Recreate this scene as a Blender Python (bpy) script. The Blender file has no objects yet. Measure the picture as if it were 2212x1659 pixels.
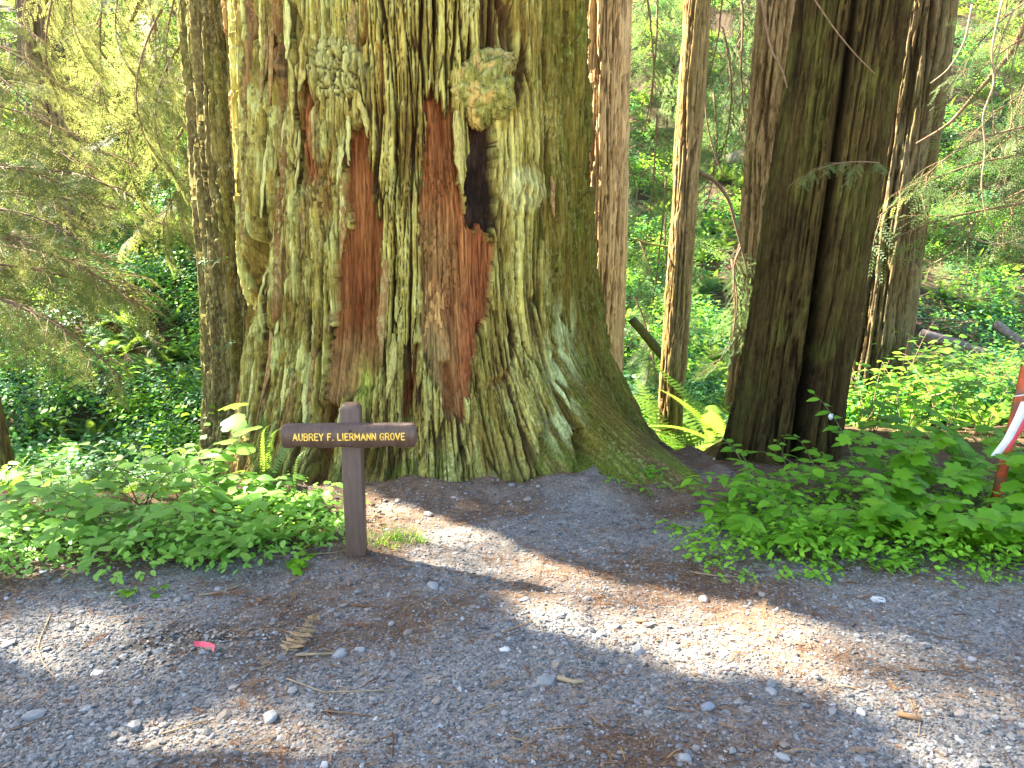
import bpy, math, random
import numpy as np
from mathutils import Matrix, Vector

random.seed(7)
RNG = np.random.default_rng(7)
SC = bpy.context.scene
COL = SC.collection
R = math.radians

# ------------------------------------------------------------------ camera
EYE = 1.62; PITCH = R(11.3); F = 1703.0            # F in units of a 2212 px wide picture
cam_d = bpy.data.cameras.new('camera'); cam = bpy.data.objects.new('camera', cam_d); COL.objects.link(cam)
cam.location = (0, 0, EYE); cam.rotation_euler = (R(90) - PITCH, 0, 0)
cam_d.sensor_width = 36; cam_d.lens = F / 2212 * 36; cam_d.clip_start = .05; cam_d.clip_end = 600
SC.camera = cam

# ------------------------------------------------------------------ sky, sun, exposure
SUN_EL = R(43); SUN_AZ = (-.887, .461)
S = np.array([SUN_AZ[0] * math.cos(SUN_EL), SUN_AZ[1] * math.cos(SUN_EL), math.sin(SUN_EL)]); S /= np.linalg.norm(S)
w = bpy.data.worlds.new('World'); SC.world = w; w.use_nodes = True
nt = w.node_tree; bg = nt.nodes['Background']
sky = nt.nodes.new('ShaderNodeTexSky'); sky.sky_type = 'NISHITA'; sky.sun_disc = False
sky.sun_elevation = SUN_EL; sky.sun_rotation = math.atan2(S[0], S[1])
sky.air_density = 1.0; sky.dust_density = 1.6; sky.ozone_density = .4
nt.links.new(sky.outputs[0], bg.inputs[0]); bg.inputs[1].default_value = 0.06
sl = bpy.data.lights.new('sun', 'SUN'); sl.energy = 5.0; sl.angle = R(0.53); sl.color = (1, .91, .76)
so = bpy.data.objects.new('sun', sl); COL.objects.link(so)
so.rotation_euler = Vector((-S[0], -S[1], -S[2])).to_track_quat('-Z', 'Y').to_euler()
VS = SC.view_settings; VS.view_transform = 'Standard'; VS.look = 'None'; VS.gamma = 1; VS.exposure = 3.75
SC.render.engine = 'CYCLES'
cy = SC.cycles; cy.max_bounces = 7; cy.diffuse_bounces = 4; cy.glossy_bounces = 2; cy.transmission_bounces = 4
cy.transparent_max_bounces = 4; cy.caustics_reflective = False; cy.caustics_refractive = False
cy.sample_clamp_indirect = 6.0; cy.use_denoising = True

# ------------------------------------------------------------------ numpy noise
_T = np.random.default_rng(3).permutation(4096).astype(np.int64)
def _h(ix, iy, seed):
    return _T[(_T[(ix + seed * 131) & 4095] + iy) & 4095]
def pn(x, y, seed=0):
    x = np.asarray(x, float); y = np.asarray(y, float)
    x, y = np.broadcast_arrays(x, y)
    ix = np.floor(x).astype(np.int64); iy = np.floor(y).astype(np.int64)
    fx = x - ix; fy = y - iy
    u = fx * fx * fx * (fx * (fx * 6 - 15) + 10); v = fy * fy * fy * (fy * (fy * 6 - 15) + 10)
    def g(a, b, dx, dy):
        an = _h(a, b, seed) * (2 * math.pi / 4096)
        return np.cos(an) * dx + np.sin(an) * dy
    n0 = g(ix, iy, fx, fy) * (1 - u) + g(ix + 1, iy, fx - 1, fy) * u
    n1 = g(ix, iy + 1, fx, fy - 1) * (1 - u) + g(ix + 1, iy + 1, fx - 1, fy - 1) * u
    return (n0 * (1 - v) + n1 * v) * 1.5
def fbm(x, y, seed=0, o=4):
    s = 0; a = 1; 
    for i in range(o):
        s = s + a * pn(np.asarray(x) * 2 ** i, np.asarray(y) * 2 ** i, seed + i); a *= .5
    return s
def vor(x, y, seed=0, jit=.9):
    ix = np.floor(x).astype(np.int64); iy = np.floor(y).astype(np.int64)
    f1 = np.full(x.shape, 9.); f2 = np.full(x.shape, 9.); idn = np.zeros(x.shape)
    for dx in (-1, 0, 1):
        for dy in (-1, 0, 1):
            a = ix + dx; b = iy + dy
            h = _h(a, b, seed); h2 = _h(b, a, seed + 7)
            px = a + .5 + jit * (h / 4096 - .5); py = b + .5 + jit * (h2 / 4096 - .5)
            d = np.hypot(x - px, y - py)
            n = d < f1
            f2 = np.where(n, f1, np.minimum(f2, d)); idn = np.where(n, ((h * 7 + h2 * 13) % 4096) / 4096, idn); f1 = np.where(n, d, f1)
    return f1, f2, idn
def sst(a, b, x):
    t = np.clip((x - a) / (b - a), 0, 1); return t * t * (3 - 2 * t)
def mixc(a, b, t):
    t = np.clip(t, 0, 1)[..., None]; return a * (1 - t) + np.asarray(b) * t

# ------------------------------------------------------------------ camera geometry (to lay things out at their own distances)
CP, SP = math.cos(PITCH), math.sin(PITCH)
def project(P):
    x = P[..., 0]; y = P[..., 1]; z = P[..., 2] - EYE
    d = y * CP - z * SP; up = y * SP + z * CP
    return 1106 + F * x / d, 829.5 - F * up / d
def ray(px, py):
    a = (px - 1106) / F; b = -(py - 829.5) / F
    return np.array([a, CP + b * SP, -SP + b * CP])
def at(px, py, Y):
    r = ray(px, py); return np.array([0, 0, EYE]) + r * (Y / r[1])

# ------------------------------------------------------------------ terrain
_LY = [0, 4.6, 5.4, 6.5, 8, 10, 13, 17, 24, 30, 60, 120]
_LZ = [0, 0, -.25, -.85, -1.55, -1.5, -.4, 1.5, 4.6, 7.4, 23, 50]
_RY = [0, 6.2, 7.0, 8, 10, 12, 15, 20, 26, 40, 60, 120]
_RZ = [0, 0, -.14, -.58, -1.05, -1.0, -.5, .9, 3.3, 10.5, 22, 50]
TH = np.array([-200, -180, -150, -135, -120, -105, -96, -90, -80, -72, -62, -55, -47, -38, -28, -15, 0, 30, 90, 160])
FL = np.array([.15, .12, .15, .22, .42, .58, .50, .50, .60, .58, .80, 1.0, 1.55, 1.15, .60, .48, .45, .4, .4, .5])
def terrain(x, y, fine=True):
    x = np.asarray(x, float); y = np.asarray(y, float)
    l = np.interp(y, _LY, _LZ); r = np.interp(y, _RY, _RZ)
    t = sst(-2.2, .6, x)
    z = l * (1 - t) + r * t
    far = sst(6, 12, y)
    z = z + far * (.5 * pn(x * .25, y * .25, 5) + .16 * pn(x * .9, y * .9, 6))
    z = z + (1 - far) * (.03 * pn(x * .7, y * .7, 8) * sst(1.5, 2.5, y))
    z = z - .42 * np.exp(-((x - 1.42) / .48) ** 2) * sst(5.25, 6.4, y) * sst(9, 7.5, y)
    z = z + .07 * np.exp(-((x - .62) / .35) ** 2 - ((y - 4.95) / .3) ** 2)
    tq = np.arctan2(y - 6.63, x + .73); gap = np.hypot(x + .73, y - 6.63) - (1.47 + np.interp(np.degrees(tq), TH, FL))
    z = z + (.085 + .05 * pn(x * 5, y * 5, 17)) * np.exp(-(np.maximum(gap, -.1) / .16) ** 2) * (tq < -.1)
    if fine:
        z = z + (.012 * pn(x * 4, y * 4, 11) + .006 * pn(x * 13, y * 13, 12) + .004 * pn(x * 34, y * 34, 13)) * sst(12, 6, y)
        m = np.exp(-((x + 1.28) / .28) ** 2 - ((y - 2.88) / .16) ** 2)     # churned soil
        z = z + m * (.05 * np.abs(pn(x * 9, y * 9, 14)) + .02 * pn(x * 30, y * 30, 15))
    return z
def ground(px, py):
    P = np.array([0, 0, EYE]) + ray(px, py)[None] * _TS[:, None]
    return P[int(np.argmax(P[:, 2] <= terrain(P[:, 0], P[:, 1])))]
_TS = np.concatenate([np.arange(1.5, 12, .008), np.arange(12, 70, .05)])
# wear map: 1 = needle duff, 0 = clean gravel
def duff(x, y):
    d = .30 + .75 * fbm(x * .9, y * 1.3, 21, 4)
    d = d + .75 * sst(4.0, 4.7, y + .12 * pn(x * 2, y * 2, 3)) + .35 * sst(-.3, -1.3, x) * sst(2.2, 3.2, y)
    q = y - (3.55 - .50 * x); d = d + .55 * np.exp(-(q / .35) ** 2) * sst(2.2, 1.3, x)
    d = d + .5 * sst(1.0, 1.7, x) * np.exp(-((y - 3.55) / .28) ** 2)
    d = d - .25 * sst(.6, 2.3, x) * sst(3.3, 2.6, y)
    return np.clip(d, 0, 1)

# ------------------------------------------------------------------ helpers: materials
def new_mat(name):
    m = bpy.data.materials.new(name); m.use_nodes = True
    n = m.node_tree; n.nodes.clear()
    out = n.nodes.new('ShaderNodeOutputMaterial')
    return m, n, out
def N(n, typ, **kw):
    x = n.nodes.new(typ)
    for k, v in kw.items(): setattr(x, k, v)
    return x
def ramp(n, stops, fac=None, interp='LINEAR'):
    r = N(n, 'ShaderNodeValToRGB'); r.color_ramp.interpolation = interp
    e = r.color_ramp.elements
    while len(e) < len(stops): e.new(.5)
    for i, (p, c) in enumerate(stops): e[i].position = p; e[i].color = (*c, 1)
    if fac is not None: n.links.new(fac, r.inputs[0])
    return r
def noise_node(n, scale, detail=4, rough=.6, vec=None, dist=0):
    t = N(n, 'ShaderNodeTexNoise'); t.inputs['Scale'].default_value = scale; t.inputs['Detail'].default_value = detail
    t.inputs['Roughness'].default_value = rough; t.inputs['Distortion'].default_value = dist
    if vec is not None: n.links.new(vec, t.inputs['Vector'])
    return t
def mapped(n, scale, src='Object'):
    tc = N(n, 'ShaderNodeTexCoord'); mp = N(n, 'ShaderNodeMapping'); mp.inputs['Scale'].default_value = scale
    n.links.new(tc.outputs[src], mp.inputs[0]); return mp.outputs[0]
def mixn(n, a, b, fac, typ='MIX'):
    m = N(n, 'ShaderNodeMix', data_type='RGBA', blend_type=typ)
    for s, v in ((6, a), (7, b), (0, fac)):
        if hasattr(v, 'is_linked'): n.links.new(v, m.inputs[s])
        elif isinstance(v, (int, float)): m.inputs[s].default_value = v
        else: m.inputs[s].default_value = (*v, 1)
    return m.outputs[2]

def bark_material(name, fibre=(55, 55, 5), lichen=(.55, .54, .21), bump=.8, mott=(.42, 1.5)):
    m, n, out = new_mat(name); p = N(n, 'ShaderNodeBsdfPrincipled')
    a = N(n, 'ShaderNodeAttribute', attribute_name='Col')
    v = mapped(n, fibre); nz = noise_node(n, 1, 5, .65, v)
    k = ramp(n, [(.28, (mott[0],) * 3), (.72, (mott[1],) * 3)], nz.outputs[0])
    c = mixn(n, a.outputs['Color'], k.outputs[0], 1.0, 'MULTIPLY')
    ln = noise_node(n, 1, 5, .7, mapped(n, (34, 34, 20)))
    lm = ramp(n, [(.50, (0,) * 3), (.60, (1,) * 3)], ln.outputs[0])
    mu = N(n, 'ShaderNodeMath', operation='MULTIPLY'); n.links.new(lm.outputs[0], mu.inputs[0]); n.links.new(a.outputs['Alpha'], mu.inputs[1])
    c = mixn(n, c, lichen, mu.outputs[0])
    n.links.new(c, p.inputs['Base Color']); p.inputs['Roughness'].default_value = .95; p.inputs['Specular IOR Level'].default_value = .12
    b = N(n, 'ShaderNodeBump'); b.inputs['Strength'].default_value = bump; b.inputs['Distance'].default_value = .022
    n.links.new(nz.outputs[0], b.inputs['Height']); n.links.new(b.outputs[0], p.inputs['Normal'])
    n.links.new(p.outputs[0], out.inputs[0]); return m
def leaf_material(name, c1, c2, trans=.45, rough=.5, spec=.35, tcol=None, veins=0):
    m, n, out = new_mat(name); p = N(n, 'ShaderNodeBsdfPrincipled')
    oi = N(n, 'ShaderNodeObjectInfo')
    nz = noise_node(n, 3.0, 2, .5, mapped(n, (1, 1, 1), 'Generated'))
    ad = N(n, 'ShaderNodeMath', operation='ADD'); n.links.new(oi.outputs['Random'], ad.inputs[0])
    sc_ = N(n, 'ShaderNodeMath', operation='MULTIPLY_ADD'); n.links.new(nz.outputs[0], sc_.inputs[0]); sc_.inputs[1].default_value = .7; sc_.inputs[2].default_value = -.35
    n.links.new(sc_.outputs[0], ad.inputs[1])
    r = ramp(n, [(0, c1), (1, c2)], ad.outputs[0]); c = r.outputs[0]
    if veins:
        uv = N(n, 'ShaderNodeUVMap'); sx = N(n, 'ShaderNodeSeparateXYZ'); n.links.new(uv.outputs[0], sx.inputs[0])
        w1 = N(n, 'ShaderNodeMath', operation='MULTIPLY'); n.links.new(sx.outputs[0], w1.inputs[0]); w1.inputs[1].default_value = veins * 6.283
        w2 = N(n, 'ShaderNodeMath', operation='COSINE'); n.links.new(w1.outputs[0], w2.inputs[0])
        vr = ramp(n, [(.6, (0,) * 3), (1, (1,) * 3)], w2.outputs[0])
        c = mixn(n, c, tuple(min(1, x * 1.5 + .02) for x in c2), mixf(n, vr.outputs[0], .45))
        b = N(n, 'ShaderNodeBump'); b.inputs['Strength'].default_value = .35; b.inputs['Distance'].default_value = .004
        n.links.new(w2.outputs[0], b.inputs['Height']); n.links.new(b.outputs[0], p.inputs['Normal'])
    n.links.new(c, p.inputs['Base Color']); p.inputs['Roughness'].default_value = rough; p.inputs['Specular IOR Level'].default_value = spec
    t = N(n, 'ShaderNodeBsdfTranslucent')
    tc = mixn(n, c, tcol or (.62, .90, .10), .40); tc = mixn(n, tc, (1.15, 1.15, 1.0), 1.0, 'MULTIPLY')
    n.links.new(tc, t.inputs[0])
    mx = N(n, 'ShaderNodeMixShader'); mx.inputs[0].default_value = trans
    n.links.new(p.outputs[0], mx.inputs[1]); n.links.new(t.outputs[0], mx.inputs[2]); n.links.new(mx.outputs[0], out.inputs[0]); return m
def mixf(n, sock, k):
    mu = N(n, 'ShaderNodeMath', operation='MULTIPLY'); n.links.new(sock, mu.inputs[0]); mu.inputs[1].default_value = k; return mu.outputs[0]
def plain_material(name, stops, scale=20, rough=.8, spec=.3, stretch=(1, 1, 1), bump=0, rand=False, detail=4):
    m, n, out = new_mat(name); p = N(n, 'ShaderNodeBsdfPrincipled')
    nz = noise_node(n, scale, detail, .6, mapped(n, stretch)); f = nz.outputs[0]
    if rand:
        oi = N(n, 'ShaderNodeObjectInfo'); s = N(n, 'ShaderNodeMath', operation='MULTIPLY_ADD')
        n.links.new(nz.outputs[0], s.inputs[0]); s.inputs[1].default_value = .3; 
        a2 = N(n, 'ShaderNodeMath', operation='ADD'); n.links.new(oi.outputs['Random'], a2.inputs[0]); a2.inputs[1].default_value = -.15
        n.links.new(a2.outputs[0], s.inputs[2]); f = s.outputs[0]
    r = ramp(n, stops, f); n.links.new(r.outputs[0], p.inputs['Base Color'])
    p.inputs['Roughness'].default_value = rough; p.inputs['Specular IOR Level'].default_value = spec
    if bump:
        b = N(n, 'ShaderNodeBump'); b.inputs['Strength'].default_value = bump; b.inputs['Distance'].default_value = .01
        n.links.new(nz.outputs[0], b.inputs['Height']); n.links.new(b.outputs[0], p.inputs['Normal'])
    n.links.new(p.outputs[0], out.inputs[0]); return m

# ------------------------------------------------------------------ helpers: meshes and objects
def mesh_np(name, V, Fq=None, Ft=None, col=None, mat=None, smooth=True, uv=None):
    V = np.ascontiguousarray(V, np.float32); me = bpy.data.meshes.new(name)
    loops = []; starts = []; tot = 0
    if Fq is not None and len(Fq):
        Fq = np.asarray(Fq, np.int32); loops.append(Fq.ravel()); starts.append(np.arange(len(Fq), dtype=np.int32) * 4); tot = Fq.size
    if Ft is not None and len(Ft):
        Ft = np.asarray(Ft, np.int32); loops.append(Ft.ravel()); starts.append(np.arange(len(Ft), dtype=np.int32) * 3 + tot)
    L = np.concatenate(loops); st = np.concatenate(starts)
    me.vertices.add(len(V)); me.vertices.foreach_set('co', V.ravel())
    me.loops.add(len(L)); me.loops.foreach_set('vertex_index', L)
    me.polygons.add(len(st)); me.polygons.foreach_set('loop_start', st)
    if smooth: me.polygons.foreach_set('use_smooth', np.ones(len(st), bool))
    if col is not None:
        c = np.ones((len(V), 4), np.float32); c[:, :col.shape[1]] = col
        at_ = me.color_attributes.new('Col', 'FLOAT_COLOR', 'POINT'); at_.data.foreach_set('color', c.ravel())
    if uv is not None:
        ul = me.uv_layers.new(name='UVMap'); ul.data.foreach_set('uv', np.asarray(uv, np.float32)[L].ravel())
    me.update(calc_edges=True); me.validate()
    if mat: me.materials.append(mat)
    return me
def obj(name, me, parent=None, loc=None, rot=None, scale=None, M=None):
    o = bpy.data.objects.new(name, me); COL.objects.link(o)
    if parent: o.parent = parent
    if M is not None: o.matrix_local = M
    else:
        if loc is not None: o.location = loc
        if rot is not None: o.rotation_euler = rot
        if scale is not None: o.scale = (scale,) * 3 if isinstance(scale, (int, float)) else scale
    return o
def tag(o, label, cat, group=None):
    o['label'] = label; o['category'] = cat
    if group: o['group'] = group
    return o
def thing(name, label, cat, loc=(0, 0, 0), group=None, rot=(0, 0, 0)):
    o = bpy.data.objects.new(name, None); COL.objects.link(o); o.location = loc; o.rotation_euler = rot; o.empty_display_size = .1
    return tag(o, label, cat, group)
def grid_faces(nr, nc, wrap=False):
    c = np.arange(nc if wrap else nc - 1); r = np.arange(nr - 1)
    a = (r[:, None] * nc + c[None]).ravel(); b = (r[:, None] * nc + (c[None] + 1) % nc).ravel()
    return np.stack([a, b, b + nc, a + nc], 1)
class MB:
    def __init__(s): s.V = []; s.Q = []; s.T = []; s.C = []; s.U = []; s.n = 0
    def add(s, V, Q=None, T=None, col=None, uv=None):
        V = np.asarray(V, float).reshape(-1, 3)
        if Q is not None and len(Q): s.Q.append(np.asarray(Q) + s.n)
        if T is not None and len(T): s.T.append(np.asarray(T) + s.n)
        s.V.append(V); s.n += len(V)
        if col is not None: s.C.append(np.broadcast_to(np.asarray(col, float), (len(V), len(col))) if np.ndim(col) == 1 else col)
        if uv is not None: s.U.append(uv)
    def tube(s, pts, rad, k=6, cap=True):
        P = np.asarray(pts, float); n = len(P); rad = np.broadcast_to(np.asarray(rad, float), (n,))
        T = np.gradient(P, axis=0); T /= np.linalg.norm(T, axis=1)[:, None] + 1e-9
        ref = np.array([0, 0, 1.]) if abs(T[0, 2]) < .9 else np.array([1., 0, 0])
        A = np.cross(T, ref); A /= np.linalg.norm(A, axis=1)[:, None] + 1e-9; B = np.cross(T, A)
        an = np.arange(k) * 2 * math.pi / k
        V = P[:, None] + rad[:, None, None] * (np.cos(an)[None, :, None] * A[:, None] + np.sin(an)[None, :, None] * B[:, None])
        V = V.reshape(-1, 3); Q = grid_faces(n, k, True); T3 = None
        if cap:
            V = np.vstack([V, P[0], P[-1]]); i0 = n * k; a = np.arange(k); b = (a + 1) % k
            T3 = np.vstack([np.stack([np.full(k, i0), b, a], 1), np.stack([np.full(k, i0 + 1), (n - 1) * k + a, (n - 1) * k + b], 1)])
        s.add(V, Q, T3)
    def box(s, lo, hi):
        x0, y0, z0 = lo; x1, y1, z1 = hi
        V = [(x0, y0, z0), (x1, y0, z0), (x1, y1, z0), (x0, y1, z0), (x0, y0, z1), (x1, y0, z1), (x1, y1, z1), (x0, y1, z1)]
        s.add(V, [(0, 3, 2, 1), (4, 5, 6, 7), (0, 1, 5, 4), (1, 2, 6, 5), (2, 3, 7, 6), (3, 0, 4, 7)])
    def mesh(s, name, mat=None, smooth=True):
        return mesh_np(name, np.vstack(s.V), np.vstack(s.Q) if s.Q else None, np.vstack(s.T) if s.T else None,
                       np.vstack(s.C) if s.C else None, mat, smooth, np.vstack(s.U) if s.U else None)
def frame(o, ydir, up=(0, 0, 1), roll=0.0, s=1.0):
    y = Vector(ydir).normalized(); z = Vector(up); x = y.cross(z)
    if x.length < 1e-4: x = Vector((1, 0, 0))
    x.normalize(); z = x.cross(y)
    m = Matrix((x, y, z)).transposed().to_4x4() @ Matrix.Rotation(roll, 4, 'Y') @ Matrix.Scale(s, 4)
    m.translation = Vector(o); return m
_srcs = bpy.data.collections.new('scatter_sources')     # never linked: only feeds the stuff scatters
def scatter(name, meshes, P, rot, scl, idx, kind_label=None):
    c = bpy.data.collections.new(name + '_src')
    for i, me in enumerate(meshes):
        c.objects.link(bpy.data.objects.new('%s_s%02d' % (name, i), me))
    P = np.asarray(P, np.float32); me = bpy.data.meshes.new(name); me.vertices.add(len(P)); me.vertices.foreach_set('co', P.ravel())
    a = me.attributes.new('rot', 'FLOAT_VECTOR', 'POINT'); a.data.foreach_set('vector', np.asarray(rot, np.float32).ravel())
    scl = np.asarray(scl, np.float32)
    if scl.ndim == 1: scl = np.repeat(scl[:, None], 3, 1)
    a = me.attributes.new('scl', 'FLOAT_VECTOR', 'POINT'); a.data.foreach_set('vector', np.ascontiguousarray(scl).ravel())
    a = me.attributes.new('idx', 'INT', 'POINT'); a.data.foreach_set('value', np.asarray(idx, np.int32))
    g = bpy.data.node_groups.new(name + '_nodes', 'GeometryNodeTree')
    g.interface.new_socket('Geometry', in_out='INPUT', socket_type='NodeSocketGeometry'); g.interface.new_socket('Geometry', in_out='OUTPUT', socket_type='NodeSocketGeometry')
    gi = g.nodes.new('NodeGroupInput'); go = g.nodes.new('NodeGroupOutput'); ip = g.nodes.new('GeometryNodeInstanceOnPoints')
    ci = g.nodes.new('GeometryNodeCollectionInfo'); ci.inputs[0].default_value = c; ci.inputs[1].default_value = True; ci.inputs[2].default_value = True
    def na(t, nm):
        x = g.nodes.new('GeometryNodeInputNamedAttribute'); x.data_type = t; x.inputs[0].default_value = nm; return x.outputs[0]
    er = g.nodes.new('FunctionNodeEulerToRotation')
    l = g.links.new
    l(gi.outputs[0], ip.inputs['Points']); l(ci.outputs[0], ip.inputs['Instance']); ip.inputs['Pick Instance'].default_value = True
    l(na('INT', 'idx'), ip.inputs['Instance Index']); l(na('FLOAT_VECTOR', 'rot'), er.inputs[0]); l(er.outputs[0], ip.inputs['Rotation'])
    l(na('FLOAT_VECTOR', 'scl'), ip.inputs['Scale']); l(ip.outputs[0], go.inputs[0])
    o = obj(name, me); md = o.modifiers.new('scatter', 'NODES'); md.node_group = g; o['kind'] = 'stuff'
    return o
def ordinal(n):
    t = ['', '', 'twenty', 'thirty', 'forty']
    return ORD[n] if n < 19 else ({20: 'twentieth', 30: 'thirtieth', 40: 'fortieth'}[n + 1] if (n + 1) % 10 == 0 else t[(n + 1) // 10] + '-' + ORD[(n + 1) % 10 - 1])
ORD = ['first', 'second', 'third', 'fourth', 'fifth', 'sixth', 'seventh', 'eighth', 'ninth', 'tenth', 'eleventh', 'twelfth', 'thirteenth',
       'fourteenth', 'fifteenth', 'sixteenth', 'seventeenth', 'eighteenth', 'nineteenth', 'twentieth']
def inpoly(px, py, poly):
    r = np.zeros(np.shape(px), bool); n = len(poly)
    for i in range(n):
        x0, y0 = poly[i]; x1, y1 = poly[(i + 1) % n]
        c = ((y0 > py) != (y1 > py)) & (px < (x1 - x0) * (py - y0) / ((y1 - y0) or 1e-9) + x0); r ^= c
    return r
def pdist(px, py, line):
    d = np.full(np.shape(px), 1e9)
    for (x0, y0), (x1, y1) in zip(line[:-1], line[1:]):
        dx, dy = x1 - x0, y1 - y0; t = np.clip(((px - x0) * dx + (py - y0) * dy) / (dx * dx + dy * dy + 1e-9), 0, 1)
        d = np.minimum(d, np.hypot(px - x0 - t * dx, py - y0 - t * dy))
    return d

# ================================================================== SETTING: the ground
def axis(parts):
    a = []
    for lo, hi, st in parts: a.append(np.arange(lo, hi, st))
    return np.concatenate(a + [np.array([parts[-1][1]])])
xs = axis([(-120, -30, 8), (-30, -8, .8), (-8, -3.2, .12), (-3.2, 3.6, .022), (3.6, 8, .12), (8, 30, .8), (30, 120, 8)])
ys = axis([(-40, -2, 3), (-2, 1.4, .12), (1.4, 5.2, .016), (5.2, 8, .06), (8, 20, .22), (20, 40, .7), (40, 120, 4)])
X, Y = np.meshgrid(xs, ys); Z = terrain(X, Y)
d = duff(X, Y)
gcol = mixc(np.broadcast_to(np.array([.20, .188, .168]), X.shape + (3,)), (.115, .074, .046), sst(.25, 1.0, d) * .9)
soil = sst(4.75, 5.7, Y) * 1.0
gcol = mixc(gcol, (.060, .040, .022), soil); gcol = mixc(gcol, (.36, .33, .28), sst(1.0, .2, Y))       # unseen ground behind the viewer, paled to bounce light onto the trunk
churn = np.exp(-((X + 1.28) / .34) ** 2 - ((Y - 2.88) / .17) ** 2)
gcol = mixc(gcol, (.07, .062, .05), churn * (1.1 + .8 * pn(X * 8, Y * 8, 4)))
m, n, out = new_mat('ground_soil'); p = N(n, 'ShaderNodeBsdfPrincipled'); a = N(n, 'ShaderNodeAttribute', attribute_name='Col')
v = mapped(n, (1, 1, 1)); n1 = noise_node(n, 90, 4, .7, v); n2 = noise_node(n, 14, 4, .6, v)
c = mixn(n, a.outputs[0], ramp(n, [(.3, (.45, .45, .45)), (.7, (1.55, 1.55, 1.55))], n1.outputs[0]).outputs[0], 1., 'MULTIPLY')
c = mixn(n, c, ramp(n, [(.3, (.75, .72, .7)), (.7, (1.25, 1.25, 1.25))], n2.outputs[0]).outputs[0], 1., 'MULTIPLY')
n.links.new(c, p.inputs['Base Color']); p.inputs['Roughness'].default_value = .95; p.inputs['Specular IOR Level'].default_value = .15
b = N(n, 'ShaderNodeBump'); b.inputs['Strength'].default_value = .8; b.inputs['Distance'].default_value = .012
n.links.new(n1.outputs[0], b.inputs['Height']); n.links.new(b.outputs[0], p.inputs['Normal']); n.links.new(p.outputs[0], out.inputs[0])
go_ = obj('ground', mesh_np('ground', np.stack([X, Y, Z], -1).reshape(-1, 3), grid_faces(len(ys), len(xs)), None, gcol.reshape(-1, 3), m))
go_['kind'] = 'structure'

# ================================================================== THE BIG REDWOOD
CX, CY = -.73, 6.63
PW = np.array([2.2, 2.2, 2.2, 2.2, 2.4, 2.6, 2.6, 2.6, 2.6, 2.6, 2.8, 3.2, 4.0, 4.0, 3.0, 2.4, 2.2, 2.2, 2.2, 2.2])
def bigR(th, z):
    fl = np.interp(th, TH, FL); pw = np.interp(th, TH, PW)
    k = np.clip((1.6 - z) / 1.6, 0, 1.25)
    b0 = np.interp(th, [-200, -160, -140, -100, -60, -30, 40], [.05, .05, .02, 0, 0, .075, .075]); return -b0 + np.where(z > 1.6, 1.47 - (z - 1.6) * .045 * np.exp(-(z - 1.6) * .04), 1.47 + fl * k ** pw)
def plates(u, z, seed, amp=1.0, fa=1.0, fc=1.0):
    """layered fibrous bark: returns relief (m), crack depth 0..1, plate random value, fine random value"""
    uw = u + .05 * pn(u * 2.0, z * .6, seed) + .013 * pn(u * 7, z * 1.6, seed + 1) + .0055 * pn(u * 24, z * 7, seed + 2) + .002 * pn(u * 70, z * 30, seed + 7)
    zw = z + .30 * pn(u * 9, z * .9, seed + 3) + .06 * pn(u * 34, z * 6, seed + 4)
    a1, a2, ia = vor(uw * 9.5, zw * .42, seed + 10)
    b1, b2, ib = vor(uw * 24 + 3.3, zw * 1.15, seed + 20)
    c1, c2, ic = vor(uw * 50, zw * 4.0 + 7, seed + 30)
    va = .035 + .16 * np.clip(pn(u * 4, z * 1.3, seed + 8) + .12, 0, 1); vb = .05 + .17 * np.clip(pn(u * 9, z * 2.4, seed + 9), 0, 1)
    ca = np.exp(-((a2 - a1) / va) ** 2); cb = np.exp(-((b2 - b1) / vb) ** 2); cc = np.exp(-((c2 - c1) / .13) ** 2)
    miss = sst(.22, .14, ia + .25 * pn(uw * 12, zw * 1.4, seed + 12)) + .8 * sst(.16, .08, ib)
    d = fa * (.040 * ia + np.sqrt(np.clip(a2 - a1, 0, 1)) * .012 - .125 * ca) + .020 * ib - .055 * cb - .045 * miss * fa + fc * (.009 * ic - .016 * cc)
    d = d + .010 * pn(uw * 62, zw * 3.2, seed + 5) + .006 * pn(uw * 130, zw * 9, seed + 6)
    l1 = np.exp(-(pn(uw * 17, zw * .55, seed + 14) / .045) ** 2); l2 = np.exp(-(pn(uw * 41, zw * 1.2, seed + 15) / .06) ** 2) * sst(-.2, .2, pn(u * 6, z * 2, seed + 16))
    d = d - .035 * l1 - .016 * l2
    return d * amp, np.clip(ca * fa + .8 * cb + .6 * miss + .75 * l1 + .45 * l2, 0, 1), ia, ib, ic

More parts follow.
